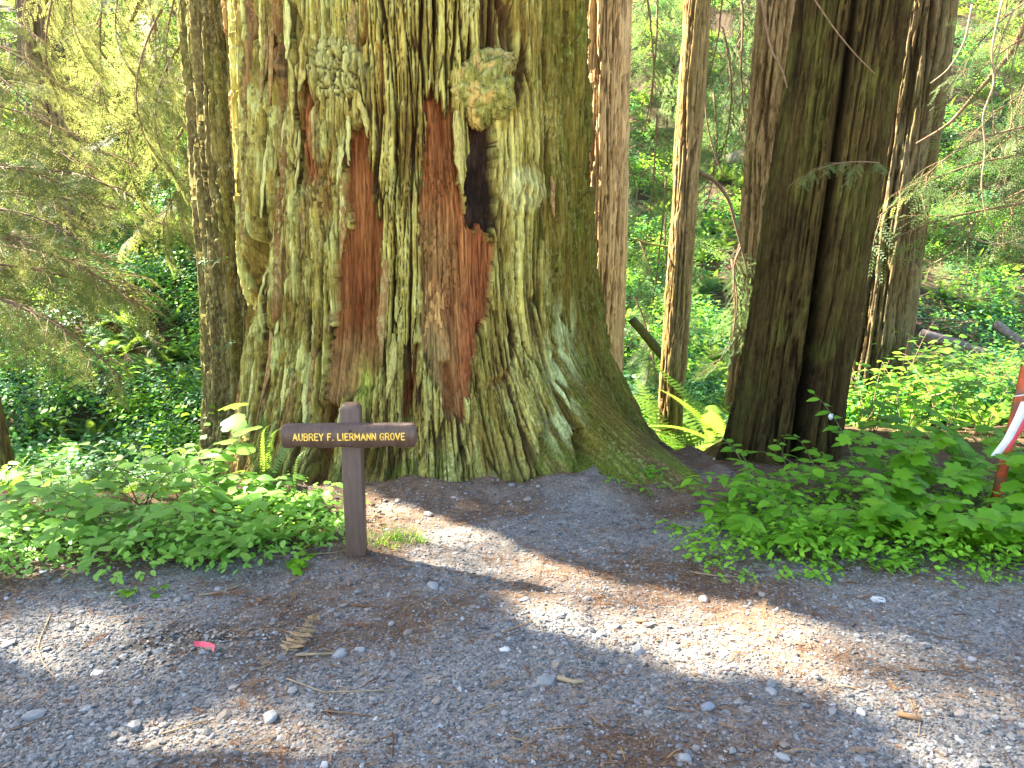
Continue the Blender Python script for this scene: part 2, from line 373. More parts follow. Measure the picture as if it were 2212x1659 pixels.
RED_A = [(752, 262), (770, 255), (792, 290), (801, 400), (822, 545), (828, 690), (815, 790), (800, 850), (735, 870), (712, 930), (690, 985), (683, 940), (700, 860), (712, 760), (735, 690), (740, 600), (752, 480), (748, 360)]
RED_B = [(922, 215), (938, 208), (965, 230), (985, 250), (1000, 420), (1012, 480), (1078, 505), (1060, 620), (1042, 690), (1022, 830), (990, 905), (960, 880), (935, 790), (905, 705), (908, 560), (915, 420), (913, 330)]
CHAR = [(1008, 255), (1068, 262), (1078, 330), (1070, 370), (1082, 420), (1072, 500), (1012, 488), (1003, 400), (1012, 330)]
CUBE = [(915, 300), (985, 300), (1000, 470), (985, 620), (960, 760), (915, 700), (912, 480)]
TAN = [(917, 620), (950, 615), (955, 720), (925, 715)]
FURROWS = [  # (line in picture pixels, half width px, depth m, red?)
    ([(562, 535), (555, 590), (545, 648), (532, 720), (512, 780), (498, 825)], 13, .22, .25), ([(640, 20), (655, 60), (648, 130)], 9, .07, .4),
    ([(855, 265), (858, 330), (860, 455)], 4.5, .07, 0), ([(850, 470), (856, 560), (848, 640)], 4, .06, 0), ([(900, 755), (886, 830), (868, 902)], 8, .10, .8),
    ([(1102, 470), (1101, 600), (1100, 690), (1108, 786)], 4.5, .06, 0), ([(1058, 836), (1080, 822), (1098, 803)], 7, .05, .4),
    ([(1215, 0), (1216, 180), (1226, 360), (1222, 560)], 7, .05, 0), ([(1262, 0), (1268, 200), (1276, 380), (1293, 560), (1322, 750), (1345, 800)], 9, .08, 0),
    ([(1170, 30), (1180, 260), (1196, 480), (1190, 700), (1200, 860)], 5, .045, 0), ([(968, 800), (974, 850), (964, 885)], 13, .08, .5), ([(956, 920), (962, 980)], 7, .06, 0),
    ([(798, 950), (800, 985), (795, 1025)], 22, .20, .1), ([(700, 900), (690, 1000), (676, 1055)], 19, .18, .35), ([(1252, 945), (1262, 965), (1272, 1005)], 16, .2, 0),
    ([(1172, 950), (1176, 1000), (1180, 1060)], 13, .10, 0), ([(1243, 1010), (1246, 1070)], 5, .07, 0), ([(722, 330), (716, 420), (712, 520)], 7, .06, .5), ([(664, 190), (670, 300), (690, 380)], 15, .05, .8),
    ([(600, 0), (604, 200), (612, 330), (600, 520)], 6, .08, .2), ([(612, 700), (628, 760), (610, 860)], 5, .05, 0), ([(690, 640), (686, 720)], 7, .06, .3), ([(820, 100), (826, 240)], 6, .05, .5),
    ([(785, 0), (790, 70), (782, 95)], 7, .07, .6), ([(905, 0), (902, 120)], 5, .05, .1), ([(938, 0), (942, 120), (932, 210)], 6, .06, .2), ([(1080, 0), (1086, 110)], 7, .06, .1), ([(660, 830), (652, 900), (640, 1000)], 6, .06, 0),
    ([(1040, 700), (1034, 820), (1010, 930), (985, 1000)], 5, .05, 0), ([(880, 910), (850, 1000), (835, 1050)], 8, .07, 0), ([(930, 940), (900, 1010), (890, 1060)], 7, .06, 0)]

def big_trunk():
    th = R(1) * np.concatenate([np.linspace(-205, -14, 930), np.linspace(-12, 150, 60)])
    zz = np.concatenate([np.linspace(-.45, 3.45, 440), np.linspace(3.6, 16, 50)])
    T, Zz = np.meshgrid(th, zz); D = np.degrees(T)
    r0 = bigR(D, Zz)
    P0 = np.stack([CX + r0 * np.cos(T), CY + r0 * np.sin(T), Zz], -1)
    px, py = project(P0)
    front = (np.cos(T) * (0 - P0[..., 0]) + np.sin(T) * (0 - P0[..., 1])) > -.4
    u = T * 1.55
    wx = 11 * pn(u * 9, Zz * 2.2, 40) + 7 * pn(u * 26, Zz * 7, 41) + 4 * pn(u * 60, Zz * 16, 48); wy = 40 * pn(u * 24, Zz * 1.5, 42) + 16 * pn(u * 70, Zz * 3, 49)
    qx, qy = px + wx, py + wy
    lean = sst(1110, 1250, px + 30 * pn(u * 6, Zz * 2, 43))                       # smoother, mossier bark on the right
    shag = sst(780, 700, px) * sst(900, 700, py)
    amp = .57 + .58 * shag - .03 * lean
    lowk = sst(700, 960, py); d, crack, ia, ib, cc = plates(u, Zz, 50, amp, 1 - .6 * lowk - .15 * lean, 1 + 1.0 * lowk)
    big = .05 * pn(u * 1.7, Zz * .3, 60) + .05 * pn(u * 3.6 + .3 * Zz, Zz * .35, 61) + .05 * sst(1.0, .1, Zz) * pn(u * 4.5, Zz * .6, 62)
    fr = front
    ra = inpoly(qx, qy, RED_A) & fr; rb = inpoly(qx, qy, RED_B) & fr; ch = inpoly(px + wx * .6, py + wy * .5, CHAR) & fr
    cube = inpoly(qx, qy, CUBE) & fr; tan = inpoly(px + wx, py + wy, TAN) & fr
    red = (ra | rb)
    # exposed wood: recessed, fine straight grain, some of it checked into small blocks
    wood = .004 * pn(u * 75, Zz * 2.2, 70) + .010 * pn(u * 24, Zz * .9, 71) - .018 * np.exp(-((pn(u * 33, Zz * .9, 45)) / .045) ** 2) - .016 * np.exp(-((pn(u * 14, Zz * .8, 72)) / .05) ** 2)
    k1, k2, kid = vor(u * 36 + 1.0 * pn(u * 12, Zz * 5, 73), Zz * 14 + .8 * pn(u * 30, Zz * 4, 47), 74, .8)
    blk = np.exp(-((k2 - k1) / .085) ** 2) * sst(-.35, .15, pn(u * 7, Zz * 3, 46))
    wood = np.where(cube, wood - .011 * blk + .004 * kid, wood)
    dep = np.where(red, -.062 - .02 * (np.abs(px - 770) < 30) + wood, d)
    dep = np.where(ch, -.13 + .05 * pn(u * 9, Zz * 6, 75) + .02 * pn(u * 25, Zz * 14, 76), dep)
    redf = np.zeros(px.shape)
    for line, wd, de, rf in FURROWS:
        g = np.exp(-(pdist(px + wx * .6, py + wy * .15, line) / wd) ** 2) * fr
        dep = dep - de * g; redf = np.maximum(redf, g * rf)
    # gnarled knob (left of the two) swelling
    kx = np.hypot((px - 735) / 62, (py - 150) / 72); kn = np.clip(1 - kx ** 2, 0, 1) * fr
    l1, l2, lid = vor(u * 7.5 + 1.1 * pn(u * 8, Zz * 8, 77) + .4 * pn(u * 25, Zz * 25, 87), Zz * 6.5 + 1.1 * pn(u * 8, Zz * 8, 78) + .4 * pn(u * 25, Zz * 25, 88), 79)
    dep = np.where(kn > 0, dep * (1 - sst(0, .35, kn)) + sst(0, .35, kn) * (.055 * kn ** .5 + .6 * d + .04 * (.6 - l1) - .04 * np.exp(-((l2 - l1) / .07) ** 2) + .012 * lid), dep)
    # pale scar with radiating lichen, under right burl
    sx = np.hypot((px - 1130) / 60, (py - 410) / 60); sc2 = np.clip(1 - sx ** 2, 0, 1) * fr
    dep = dep + .06 * sc2 * (.6 + .5 * pn(u * 16, Zz * 14, 80))
    P = np.stack([CX + (r0 + big + dep) * np.cos(T), CY + (r0 + big + dep) * np.sin(T), Zz], -1)
    # ---- bark colour, with shade painted into the cracks
    n1 = fbm(u * 3.5, Zz * 1.6, 81); n2 = fbm(u * 14, Zz * 3.5, 82, 3); n3 = pn(u * 90, Zz * 5, 83)
    base = mixc(np.broadcast_to(np.array([.225, .155, .032]), px.shape + (3,)), (.38, .315, .068), .5 + .8 * n1 + .5 * (ia - .5))
    base = mixc(base, (.52, .53, .165), (sst(.10, .5, n2 + .55 * (ib - .45) + .3 * (cc - .5)) * (.85 - .55 * lean) * (.42 + .58 * sst(900, 560, px))) )
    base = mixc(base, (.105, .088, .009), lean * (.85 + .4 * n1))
    base = mixc(base, (.055, .027, .011), sst(.30, .8, crack) * .92 * (1 - .5 * lean))  # red-brown inner bark, darkened further to paint shade into the cracks
    base = mixc(base, (.24, .125, .05), sst(.78, .92, ib) * sst(850, 650, px) * .85)
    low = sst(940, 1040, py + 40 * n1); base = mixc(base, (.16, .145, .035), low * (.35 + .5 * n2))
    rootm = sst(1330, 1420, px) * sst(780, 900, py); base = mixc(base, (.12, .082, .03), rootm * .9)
    moss = sst(.15, .5, fbm(u * 6, Zz * 4, 84) + .25 * low) * (.25 + .6 * lean + .5 * low); base = mixc(base, (.12, .14, .018), moss * .75)
    wcol = mixc(np.broadcast_to(np.array([.165, .050, .015]), px.shape + (3,)), (.27, .108, .034), .5 + .9 * fbm(u * 12, Zz * 1.3, 85, 3))
    wcol = mixc(wcol, (.30, .20, .07), (rb * sst(380, 600, py) * sst(1020, 930, px) + sst(690, 760, py) * .65 * ra) * (.75 + .5 * n1))
    wcol = wcol * (1 + .35 * pn(u * 55, Zz * 1.4, 44))[..., None]; wcol = mixc(wcol, (.06, .026, .012), np.where(cube, blk, 0) * .65)
    wcol = mixc(wcol, (.55, .33, .11), tan * (kid > .35) * .9)
    base = np.where(red[..., None], wcol, base)
    edge = np.exp(-(pdist(px, py, [(1040, 500), (1042, 600), (1020, 700), (1005, 830)]) / 22) ** 2) * fr * rb
    base = mixc(base, (.26, .085, .03), edge * .6)
    base = mixc(base, (.24, .075, .022), redf * 1.2)
    base = np.where(ch[..., None], mixc(np.broadcast_to(np.array([.022, .014, .010]), px.shape + (3,)), (.075, .04, .024), .3 + n1), base)
    yel = np.exp(-((px - 782) / 26) ** 2 - ((py - 830) / 45) ** 2) * fr; base = mixc(base, (.36, .37, .06), yel * (.9 + .6 * n2))
    base = mixc(base, (.52, .52, .20), sst(.1, .6, sc2) * (.6 + .6 * n2))
    base = mixc(base, (.38, .37, .13), sst(.05, .4, kn) * (.7 + .5 * n2)); base = mixc(base, (.07, .05, .03), (kn > .1) * np.exp(-((l2 - l1) / .07) ** 2) * .9)
    lw = np.exp(-((px - 1210) / 28) ** 2) * sst(600, 740, py) * sst(1010, 900, py) * fr; base = mixc(base, (.46, .50, .20), lw * sst(0, .4, n2 + .2))
    base = base * (1 + .28 * n3 + .2 * pn(u * 38, Zz * 1.6, 89))[..., None] * (1 + .16 * pn(u * 160, Zz * 16, 86))[..., None] * np.where(red | ch, 1, (.76 - .14 * shag) + (.22 + .14 * shag) * ib + .22 * cc)[..., None]
    al = np.clip((.55 - .3 * lean) * (1 - red) * (1 - ch) * (.5 + n1) * sst(.6, .2, crack), 0, 1)
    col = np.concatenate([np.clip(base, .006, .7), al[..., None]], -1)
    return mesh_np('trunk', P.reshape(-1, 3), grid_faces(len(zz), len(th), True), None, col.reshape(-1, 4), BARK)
def bark_stem(cx, cy, rfun, lean, z0, z1, nth, nz, seed, colf, crev=None, amp=1.0, top=14, plate=(1, 1), circ=None):
    th = np.linspace(-math.pi, math.pi, nth, endpoint=False)
    zz = np.concatenate([np.linspace(z0, z1, nz), np.linspace(z1 + .3, top, 24)])
    T, Zz = np.meshgrid(th, zz); h = Zz - z0
    r = rfun(T, Zz - z0); u = T * (circ or float(np.mean(r)))
    d, crack, ia, ib, cc = plates(u * plate[0] + seed, Zz * plate[1], seed, amp)
    r = r + d + .03 * amp * pn(u * 3, Zz * .4, seed + 60)
    cv = 0
    if crev:
        tc = crev(Zz); dth = np.angle(np.exp(1j * (T - tc[0]))); cv = np.exp(-(dth / tc[1]) ** 2); r = r - tc[2] * cv
    P = np.stack([cx + lean[0] * h + r * np.cos(T), cy + lean[1] * h + r * np.sin(T), Zz], -1)
    col = colf(T, Zz, u, crack, ia, ib)
    return mesh_np('trunk', P.reshape(-1, 3), grid_faces(len(zz), nth, True), None, np.clip(col, .005, .7).reshape(-1, col.shape[-1]), BARK2)
def barkcol(c1, c2, c3, seed, moss=0, al=.2):
    def f(T, Zz, u, crack, ia, ib):
        n1 = fbm(u * 5, Zz * 1.2, seed); n2 = pn(u * 60, Zz * 3, seed + 1)
        b = mixc(np.broadcast_to(np.array(c1), u.shape + (3,)), c2, .5 + .8 * n1 + .6 * (ib - .5)); b = mixc(b, c3, sst(.4, .9, crack) * .8)
        if moss: b = mixc(b, (.10, .105, .02), sst(.0, .5, fbm(u * 4, Zz * 1.5, seed + 5)) * moss)
        b = b * (1 + .2 * n2)[..., None]
        return np.concatenate([b, np.full(u.shape + (1,), al)], -1)
    return f
BARK = bark_material('redwood_bark', (70, 70, 6))
BARK2 = bark_material('fibrous_bark', (80, 80, 5), bump=.7)
tree = thing('giant_redwood', 'huge shaggy old redwood trunk with burls and bare red wood behind the sign', 'tree', (CX, CY, 0))
def child(name, me, parent, world=True):
    o = obj(name, me, parent)
    if world: o.location = -Vector(parent.location)
    return o
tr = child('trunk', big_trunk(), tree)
side = bark_stem(-2.07, 6.90, lambda T, h: .59 - .012 * (h - 2) + .30 * np.clip((1.7 - h) / 1.7, 0, 1.2) ** 2, (0, 0), -1.3, 3.7, 320, 260, 101,
                 barkcol((.105, .080, .028), (.175, .145, .05), (.05, .028, .012), 102, .5, .25), None, .9)
o = child('fused_stem', side, tree); o['label'] = 'darker second stem fused to the left flank'
# dead grey-red slab between the two stems
# burls
def burl(c, rad, seed, cols, squash=(1, 1, 1)):
    nu, nv = 120, 80
    a = np.linspace(0, 2 * math.pi, nu, endpoint=False); b = np.linspace(0.02, math.pi - .02, nv); A, B = np.meshgrid(a, b)
    dx, dy, dz = np.sin(B) * np.cos(A), np.sin(B) * np.sin(A), np.cos(B)
    wq = .5 * pn(dx * 3 + seed, dz * 3, seed + 8); l1, l2, li = vor(dx * 1.9 + seed + wq, dz * 1.9 + .6 * dy + wq, seed); m1, m2, mi = vor(dx * 4.5 + seed + wq, dz * 4.5 + wq, seed + 1)
    rr = 1 + .34 * (.5 - l1) + .09 * (.5 - m1) - .05 * np.exp(-((l2 - l1) / .06) ** 2) + .12 * pn(dx * 2, dz * 2 + dy, seed + 2) + .035 * pn(dx * 11, dz * 11, seed + 3) + .02 * pn(dx * 30, dz * 30, seed + 6)
    P = np.stack([c[0] + dx * rr * rad * squash[0], c[1] + dy * rr * rad * squash[1], c[2] + dz * rr * rad * squash[2]], -1)
    n1 = fbm(dx * 3, dz * 3, seed + 4); col = mixc(np.broadcast_to(np.array(cols[0]), n1.shape + (3,)), cols[1], .5 + n1); col = mixc(col, cols[2], sst(.05, .45, pn(dx * 2.4 + 3, dz * 2.4, seed + 5) - .25 * (dx - .1)))
    col = mixc(col, (.05, .035, .02), np.exp(-((l2 - l1) / .05) ** 2) * .7)
    col = np.concatenate([col, np.full(n1.shape + (1,), .35)], -1)
    return mesh_np('burl', P.reshape(-1, 3), grid_faces(nv, nu, True), None, np.clip(col, 0, 1).reshape(-1, 4), BARK)
def on_trunk(px, py, off=0.0):
    P = np.array([0, 0, EYE]) + ray(px, py)[None] * _TS[_TS < 9][:, None]; dx, dy = P[:, 0] - CX, P[:, 1] - CY
    return P[int(np.argmax(np.hypot(dx, dy) <= bigR(np.degrees(np.arctan2(dy, dx)), P[:, 2]) + off))]
p = on_trunk(1040, 192)
b1 = child('burl', burl((p[0], p[1] + .05, p[2]), .20, 5, [(.17, .17, .03), (.27, .255, .06), (.42, .29, .08)], (1.0, .85, 1.12)), tree); b1['label'] = 'bulging mossy burl with an orange-tan face'
p = on_trunk(1062, 130); child('burl', burl((p[0], p[1] + .05, p[2]), .11, 15, [(.2, .17, .055), (.28, .24, .08), (.33, .27, .09)], (1.3, .7, .7)), tree)
p = on_trunk(715, 195); b2 = child('burl', burl((p[0], p[1] + .03, p[2]), .10, 25, [(.26, .25, .08), (.38, .36, .12), (.36, .34, .10)], (1.0, .7, 1.2)), tree); b2['label'] = 'pale lichen-covered knob below the gnarled knot'
# loose hanging bark strips, each its own part
STRIPM = bark_material('bark_strip', (110, 110, 9), bump=.5)
def strip(px0, py0, px1, py1, wpx, lift, seed):
    rg = np.random.default_rng(seed); n = 22; k = 7; V = []; bend = rg.uniform(-5, 5); e = rg.uniform(.55, 1)
    for i in range(n):
        t = i / (n - 1); x = px0 + (px1 - px0) * t + bend * math.sin(t * 3.1) + 3.5 * float(pn(seed * .7, t * 4, 91)); y = py0 + (py1 - py0) * t
        ce = on_trunk(x, y, .012); nx, ny = ce[0] - CX, ce[1] - CY; L = math.hypot(nx, ny); nx /= L; ny /= L; tx, ty = -ny, nx
        wd = wpx * 1.15 * ce[1] / F * min(1, .35 + 3.2 * t) * min(1, .10 + (1 - t) * 3.4 * e)
        off = .012 + lift * .75 * t ** 1.8
        for j in range(k):
            s = (j / (k - 1) - .5) * 2; je = 1 + .35 * float(pn(seed + j * 5.1, t * 9, 94)) * abs(s)
            bulge = (1 - s * s) * .010 + .006 * float(pn(s * 4 + seed, t * 5, 93)) + .003 * float(pn(s * 12 + seed, t * 3, 95))
            V.append((ce[0] + tx * s * wd * .5 * je + nx * (off + bulge), ce[1] + ty * s * wd * .5 * je + ny * (off + bulge), ce[2] + .012 * float(pn(j * 1.7 + seed, t * 3, 96)) * (t > .9)))
        V.append((ce[0] + nx * (off - .018), ce[1] + ny * (off - .018), ce[2]))
    V = np.array(V); c = rg.choice(4, p=[.34, .36, .18, .12]); base = np.array([(.43, .42, .145), (.33, .28, .08), (.25, .14, .05), (.19, .13, .045)][c])
    tt = np.repeat(np.arange(n) / (n - 1), k + 1); jj = np.tile(np.arange(k + 1), n)
    cc_ = base[None] * (1 + .35 * pn(jj * .9 + seed, tt * 5, 97) + .25 * pn(jj * 2.3 + seed, tt * 16, 98))[:, None]
    return mesh_np('bark_strip', V, grid_faces(n, k + 1, True), None, np.concatenate([np.clip(cc_, .02, .7), np.full((len(V), 1), .3)], 1), STRIPM)
SB = [(545, 330, 540, 520, 16, .05), (560, 190, 556, 400, 14, .04), (575, 20, 570, 250, 14, .03), (592, 60, 596, 230, 12, .05), (610, 330, 640, 200, 14, .03), (628, 120, 640, 320, 14, .05), (585, 290, 578, 470, 15, .05),
      (640, 380, 600, 610, 15, .06), (655, 430, 640, 600, 16, .06), (672, 380, 662, 560, 18, .06), (690, 330, 700, 520, 16, .07), (700, 420, 735, 540, 14, .06), (716, 500, 720, 640, 17, .07), (722, 600, 722, 715, 15, .09), (733, 350, 742, 560, 16, .05),
      (705, 560, 692, 720, 14, .05), (660, 600, 652, 720, 15, .05), (630, 560, 616, 700, 14, .04), (600, 480, 585, 640, 13, .04), (745, 280, 735, 400, 13, .05), (620, 0, 628, 130, 15, .04), (655, 90, 660, 200, 16, .06), (690, 0, 700, 120, 15, .03),
      (760, 0, 768, 110, 18, .03), (730, 0, 726, 90, 14, .03), (775, 200, 800, 300, 12, .05), 
      (835, 560, 828, 780, 16, .03), (985, 240, 995, 415, 20, .05), (1190, 380, 1182, 470, 12, .05),
      (560, 760, 545, 900, 16, .03), (590, 700, 575, 860, 15, .03), (630, 740, 615, 900, 16, .02),
      (675, 760, 660, 930, 14, .02), (850, 720, 838, 860, 15, .03), (655, 720, 640, 830, 12, .03), (610, 600, 604, 760, 14, .04)]
for i, a in enumerate(SB):
    child('bark_strip', strip(*a, 300 + i), tree)
rg0 = np.random.default_rng(55)
for i in range(34):                                   # smaller slivers
    x = rg0.uniform(545, 760); y = rg0.uniform(10, 700); l = rg0.uniform(50, 150)
    child('bark_strip', strip(x, y, x + rg0.uniform(-14, 14), y + l, rg0.uniform(6, 12), rg0.uniform(.01, .05), 400 + i), tree)

# ================================================================== OTHER TRUNKS
def flare(r, k, hh): return lambda T, h: r * (1 - .012 * h) + k * np.clip((hh - h) / hh, 0, 1.2) ** 2.2 * (1 + .5 * np.sin(T * 5 + 1))
def trunk_tree(name, label, x, y, rfun, lean, colf, seed, nth=220, nz=240, zt=4.5, crev=None, amp=.6, top=16, group=None, plate=(1, 1), sink=.4):
    z0 = float(terrain(x, y, False)) - sink
    t = thing(name, label, 'tree', (x, y, z0 + sink), group)
    me = bark_stem(x, y, rfun, lean, z0, zt, nth, nz, seed, colf, crev, amp, top, plate); child('trunk', me, t); return t
# leaning double trunk (right of the giant)
trunk_tree('leaning_tree', 'dark leaning trunk with a deep black seam, right of the giant redwood', 1.955, 5.62, lambda T, h: .365 - .004 * h + .11 * np.clip((1.2 - h) / 1.2, 0, 1.3) ** 2.4 * (1 + .6 * np.sin(5 * T + .6) + .3 * np.sin(9 * T)),
           (.095, .02), barkcol((.038, .025, .007), (.060, .042, .011), (.018, .010, .004), 120, .35, .02), 121, 320, 270, 3.9,
           lambda z: (R(-92) - R(18) * np.clip(z / 3, 0, 1.2), .115 - .02 * np.clip(z, 0, 3), .40 - .09 * np.clip(z, 0, 3.2)), .42, 12, None, (1.5, .65))
trunk_tree('background_redwood', 'pale warm-brown trunk rising straight behind the giant redwood\'s right edge', 1.06, 9.3, flare(.255, .06, 1.6), (.0, 0),
           barkcol((.46, .31, .145), (.58, .41, .21), (.19, .105, .045), 130, 0, .1), 131, 170, 200, 5.2, None, .5, 18, None, (1.3, .8))
trunk_tree('background_redwood', 'slender olive-brown trunk standing alone between two thicker trees', 1.62, 8.0, flare(.125, .02, 1.2), (.026, 0),
           barkcol((.21, .135, .052), (.31, .21, .09), (.09, .05, .02), 140, .25, .1), 141, 110, 190, 4.8, None, .26, 14, None, (1.6, 1))
trunk_tree('background_redwood', 'furrowed brown trunk half hidden behind the leaning tree\'s left side', 3.24, 10.8, flare(.235, .05, 1.6), (.02, 0),
           barkcol((.22, .145, .068), (.31, .21, .105), (.10, .055, .025), 150, .2, .1), 151, 150, 180, 6.0, None, .5, 18, None, (1.3, .8))
trunk_tree('background_redwood', 'thick ridged trunk with pale grey strips behind the leaning tree\'s right side', 4.02, 8.8, flare(.345, .05, 1.6), (.045, 0),
           barkcol((.125, .082, .036), (.21, .16, .085), (.05, .028, .012), 160, .2, .06), 161, 200, 200, 5.4, None, .7, 18, None, (1.15, .6))
trunk_tree('background_redwood', 'far grey trunk with a charred base high on the left slope', -15.2, 27.0, flare(.55, .35, 3.0), (0, 0),
           barkcol((.20, .16, .12), (.28, .23, .18), (.07, .035, .02), 170, 0, 0), 171, 120, 120, 14, None, .6, 26, None, (.7, .5))
trunk_tree('background_redwood', 'wide pale trunk half veiled by hanging sprays at left', -9.4, 17.2, flare(.5, .3, 2.5), (.0, 0),
           barkcol((.17, .12, .075), (.24, .19, .12), (.08, .05, .03), 180, .2, 0), 181, 120, 140, 9, None, .6, 22, None, (.7, .5))
trunk_tree('young_tree', 'thin slanting stem at the lower left edge among ferns', -5.95, 9.1, flare(.085, .06, .8), (-.12, 0),
           barkcol((.14, .085, .04), (.19, .125, .06), (.08, .05, .025), 190, .2, 0), 191, 60, 120, 2.5, None, .2, 7, None, (1.5, 1))

# ================================================================== THE SIGN
PAINT = plain_material('brown_sign_paint', [(.35, (.070, .040, .025)), (.65, (.098, .058, .038))], 60, .5, .45, (1, 1, .15), .12)
LETT = plain_material('yellow_letter_paint', [(.3, (.90, .54, .07)), (.7, (.95, .64, .13))], 40, .6, .3)
BOLT = plain_material('painted_bolt', [(.3, (.03, .021, .018)), (.7, (.045, .03, .026))], 40, .4, .5)
sg = ground(771, 1196); SGX, SGY, SGZ = sg
SYAW = R(1.5)
sign = thing('grove_sign', 'brown wooden grove sign with yellow letters standing before the giant redwood', 'sign', (SGX, SGY, SGZ), None, (0, 0, SYAW))
pw = .047; H = .775
mb = MB(); z0 = -.25; ch = .022
prof = [(pw, z0), (pw, H - .036), (pw - .030, H)]
V = []
bev = .005
def ringp(hw, z):
    b = min(bev, hw * .5); return [(-hw + b, -hw, z), (hw - b, -hw, z), (hw, -hw + b, z), (hw, hw - b, z), (hw - b, hw, z), (-hw + b, hw, z), (-hw, hw - b, z), (-hw, -hw + b, z)]
rings = [ringp(pw, z0), ringp(pw, H - .022), ringp(pw - .001, H - .020), ringp(pw - .013, H - .001), ringp(pw - .0145, H)]
V = np.array(sum(rings, [])); Q = grid_faces(5, 8, True); V = np.vstack([V, [[0, 0, H]]]); T3 = [(32 + i, 32 + (i + 1) % 8, 40) for i in range(8)]
mb.add(V, Q, T3); obj('post', mb.mesh('post', PAINT, False), sign)
# board with routed wavy long edges
BW = .64; BZ0, BZ1 = .572, .690; BT = .038; BY = -pw - BT - .001
def edge_off(x):                                  # scalloped chamfer: bites along the edge
    return .0055 * np.clip(np.sin((x / BW) * math.pi * 6.2 + .9), -.35, 1)
nx_ = 90; xe = np.linspace(-BW / 2, BW / 2, nx_); rows = []
cr = np.clip((BW / 2 - np.abs(xe)) / .022, 0, 1); rr = .020 * (1 - np.sqrt(1 - (1 - cr) ** 2))
zt = BZ1 - rr; zb = BZ0 + rr; sc_t = np.clip(edge_off(xe), 0, 1) * 1.0; sc_b = np.clip(edge_off(xe + .05), 0, 1)
zb = zb + 1.3 * sc_b
lines = [(zt, BT), (zt - .001, .010), (zt - .004 - 2.6 * sc_t, 0.0), (zb + .005 + 1.8 * sc_b, 0.0), (zb + .001, .010), (zb, BT)]
V = np.array([[(x, BY + yy, zz[i]) for i, x in enumerate(xe)] for zz, yy in lines]).reshape(-1, 3)
V[:, 0] *= 1
Q = grid_faces(6, nx_); Q2 = [(5 * nx_ + i, 5 * nx_ + i + 1, i + 1, i) for i in range(nx_ - 1)]
capL = [[k * nx_ for k in range(6)]]; capR = [[k * nx_ + nx_ - 1 for k in range(6)][::-1]]
TT = []
for c in (capL[0], capR[0]):
    for k in range(1, 5): TT.append((c[0], c[k + 1], c[k]))
me = mesh_np('board', V, np.vstack([Q[:, ::-1], np.array(Q2)]), TT, None, PAINT, False); board = obj('board', me, sign)
# single-stroke router lettering
GL = {'A': [[(0, 0), (.36, 1), (.72, 0)], [(.13, .34), (.59, .34)]], 'U': [[(0, 1), (0, .26), (.08, .07), (.3, 0), (.52, .07), (.6, .26), (.6, 1)]],
      'B': [[(0, 0), (0, 1), (.38, 1), (.55, .9), (.55, .63), (.38, .53), (0, .53)], [(.38, .53), (.6, .42), (.6, .12), (.4, 0), (0, 0)]],
      'R': [[(0, 0), (0, 1), (.4, 1), (.58, .88), (.58, .62), (.4, .5), (0, .5)], [(.34, .5), (.62, 0)]], 'E': [[(.52, 1), (0, 1), (0, 0), (.52, 0)], [(0, .52), (.42, .52)]],
      'Y': [[(0, 1), (.32, .48), (.64, 1)], [(.32, .48), (.32, 0)]], 'F': [[(.52, 1), (0, 1), (0, 0)], [(0, .52), (.42, .52)]], '.': [[(.04, 0), (.07, .03)]],
      'L': [[(0, 1), (0, 0), (.5, 0)]], 'I': [[(.08, 0), (.08, 1)]], 'M': [[(0, 0), (0, 1), (.38, .3), (.76, 1), (.76, 0)]], 'N': [[(0, 0), (0, 1), (.6, 0), (.6, 1)]],
      'G': [[(.6, .82), (.5, .95), (.3, 1), (.1, .93), (0, .72), (0, .28), (.1, .07), (.3, 0), (.5, .05), (.6, .2), (.6, .44), (.34, .44)]],
      'O': [[(.3, 1), (.1, .93), (0, .72), (0, .28), (.1, .07), (.3, 0), (.5, .07), (.6, .28), (.6, .72), (.5, .93), (.3, 1)]], 'V': [[(0, 1), (.33, 0), (.66, 1)]]}
WD = {k: max(p[0] for l in v for p in l) for k, v in GL.items()}; WD['.'] = .12; WD['I'] = .16
def flat_stroke(mb, pts, wd, y0, dz):
    P = np.array(pts, float)
    for a, b_ in zip(P[:-1], P[1:]):
        d = b_ - a; L = np.linalg.norm(d); d /= L; nrm = np.array([-d[1], d[0]]) * wd / 2
        k = 5; an = np.linspace(-math.pi / 2, math.pi / 2, k)
        ring = [b_ + wd / 2 * (math.cos(t) * d + math.sin(t) * np.array([-d[1], d[0]])) for t in an] + [a - wd / 2 * (math.cos(t) * d + math.sin(t) * np.array([-d[1], d[0]])) for t in an]
        V = [(q[0], y0 - dz, q[1]) for q in ring] + [(q[0], y0, q[1]) for q in ring]; m_ = len(ring)
        T = [(0, i + 1, i) for i in range(1, m_ - 1)]; Qs = [(i, (i + 1) % m_, m_ + (i + 1) % m_, m_ + i) for i in range(m_)]
        mb.add(V, Qs, T)
TXT = 'AUBREY F. LIERMANN GROVE'; GAP = .29; SPC = .52; hL = .032
tot = sum((SPC if c == ' ' else WD[c] + GAP) for c in TXT) - GAP
wk = .528 / tot; x = -tot / 2 * wk; zc = (BZ0 + BZ1) / 2 - hL / 2 - .001; dz_i = 0
for c in TXT:
    if c == ' ': x += SPC * wk; continue
    mb = MB()
    for st in GL[c]:
        flat_stroke(mb, [(x + a * wk * 1.0, zc + b_ * hL) for a, b_ in st], 0.0056, BY, .0012 + .00015 * (dz_i % 3)); dz_i += 1
    obj('letter', mb.mesh('letter', LETT, False), board); x += (WD[c] + GAP) * wk
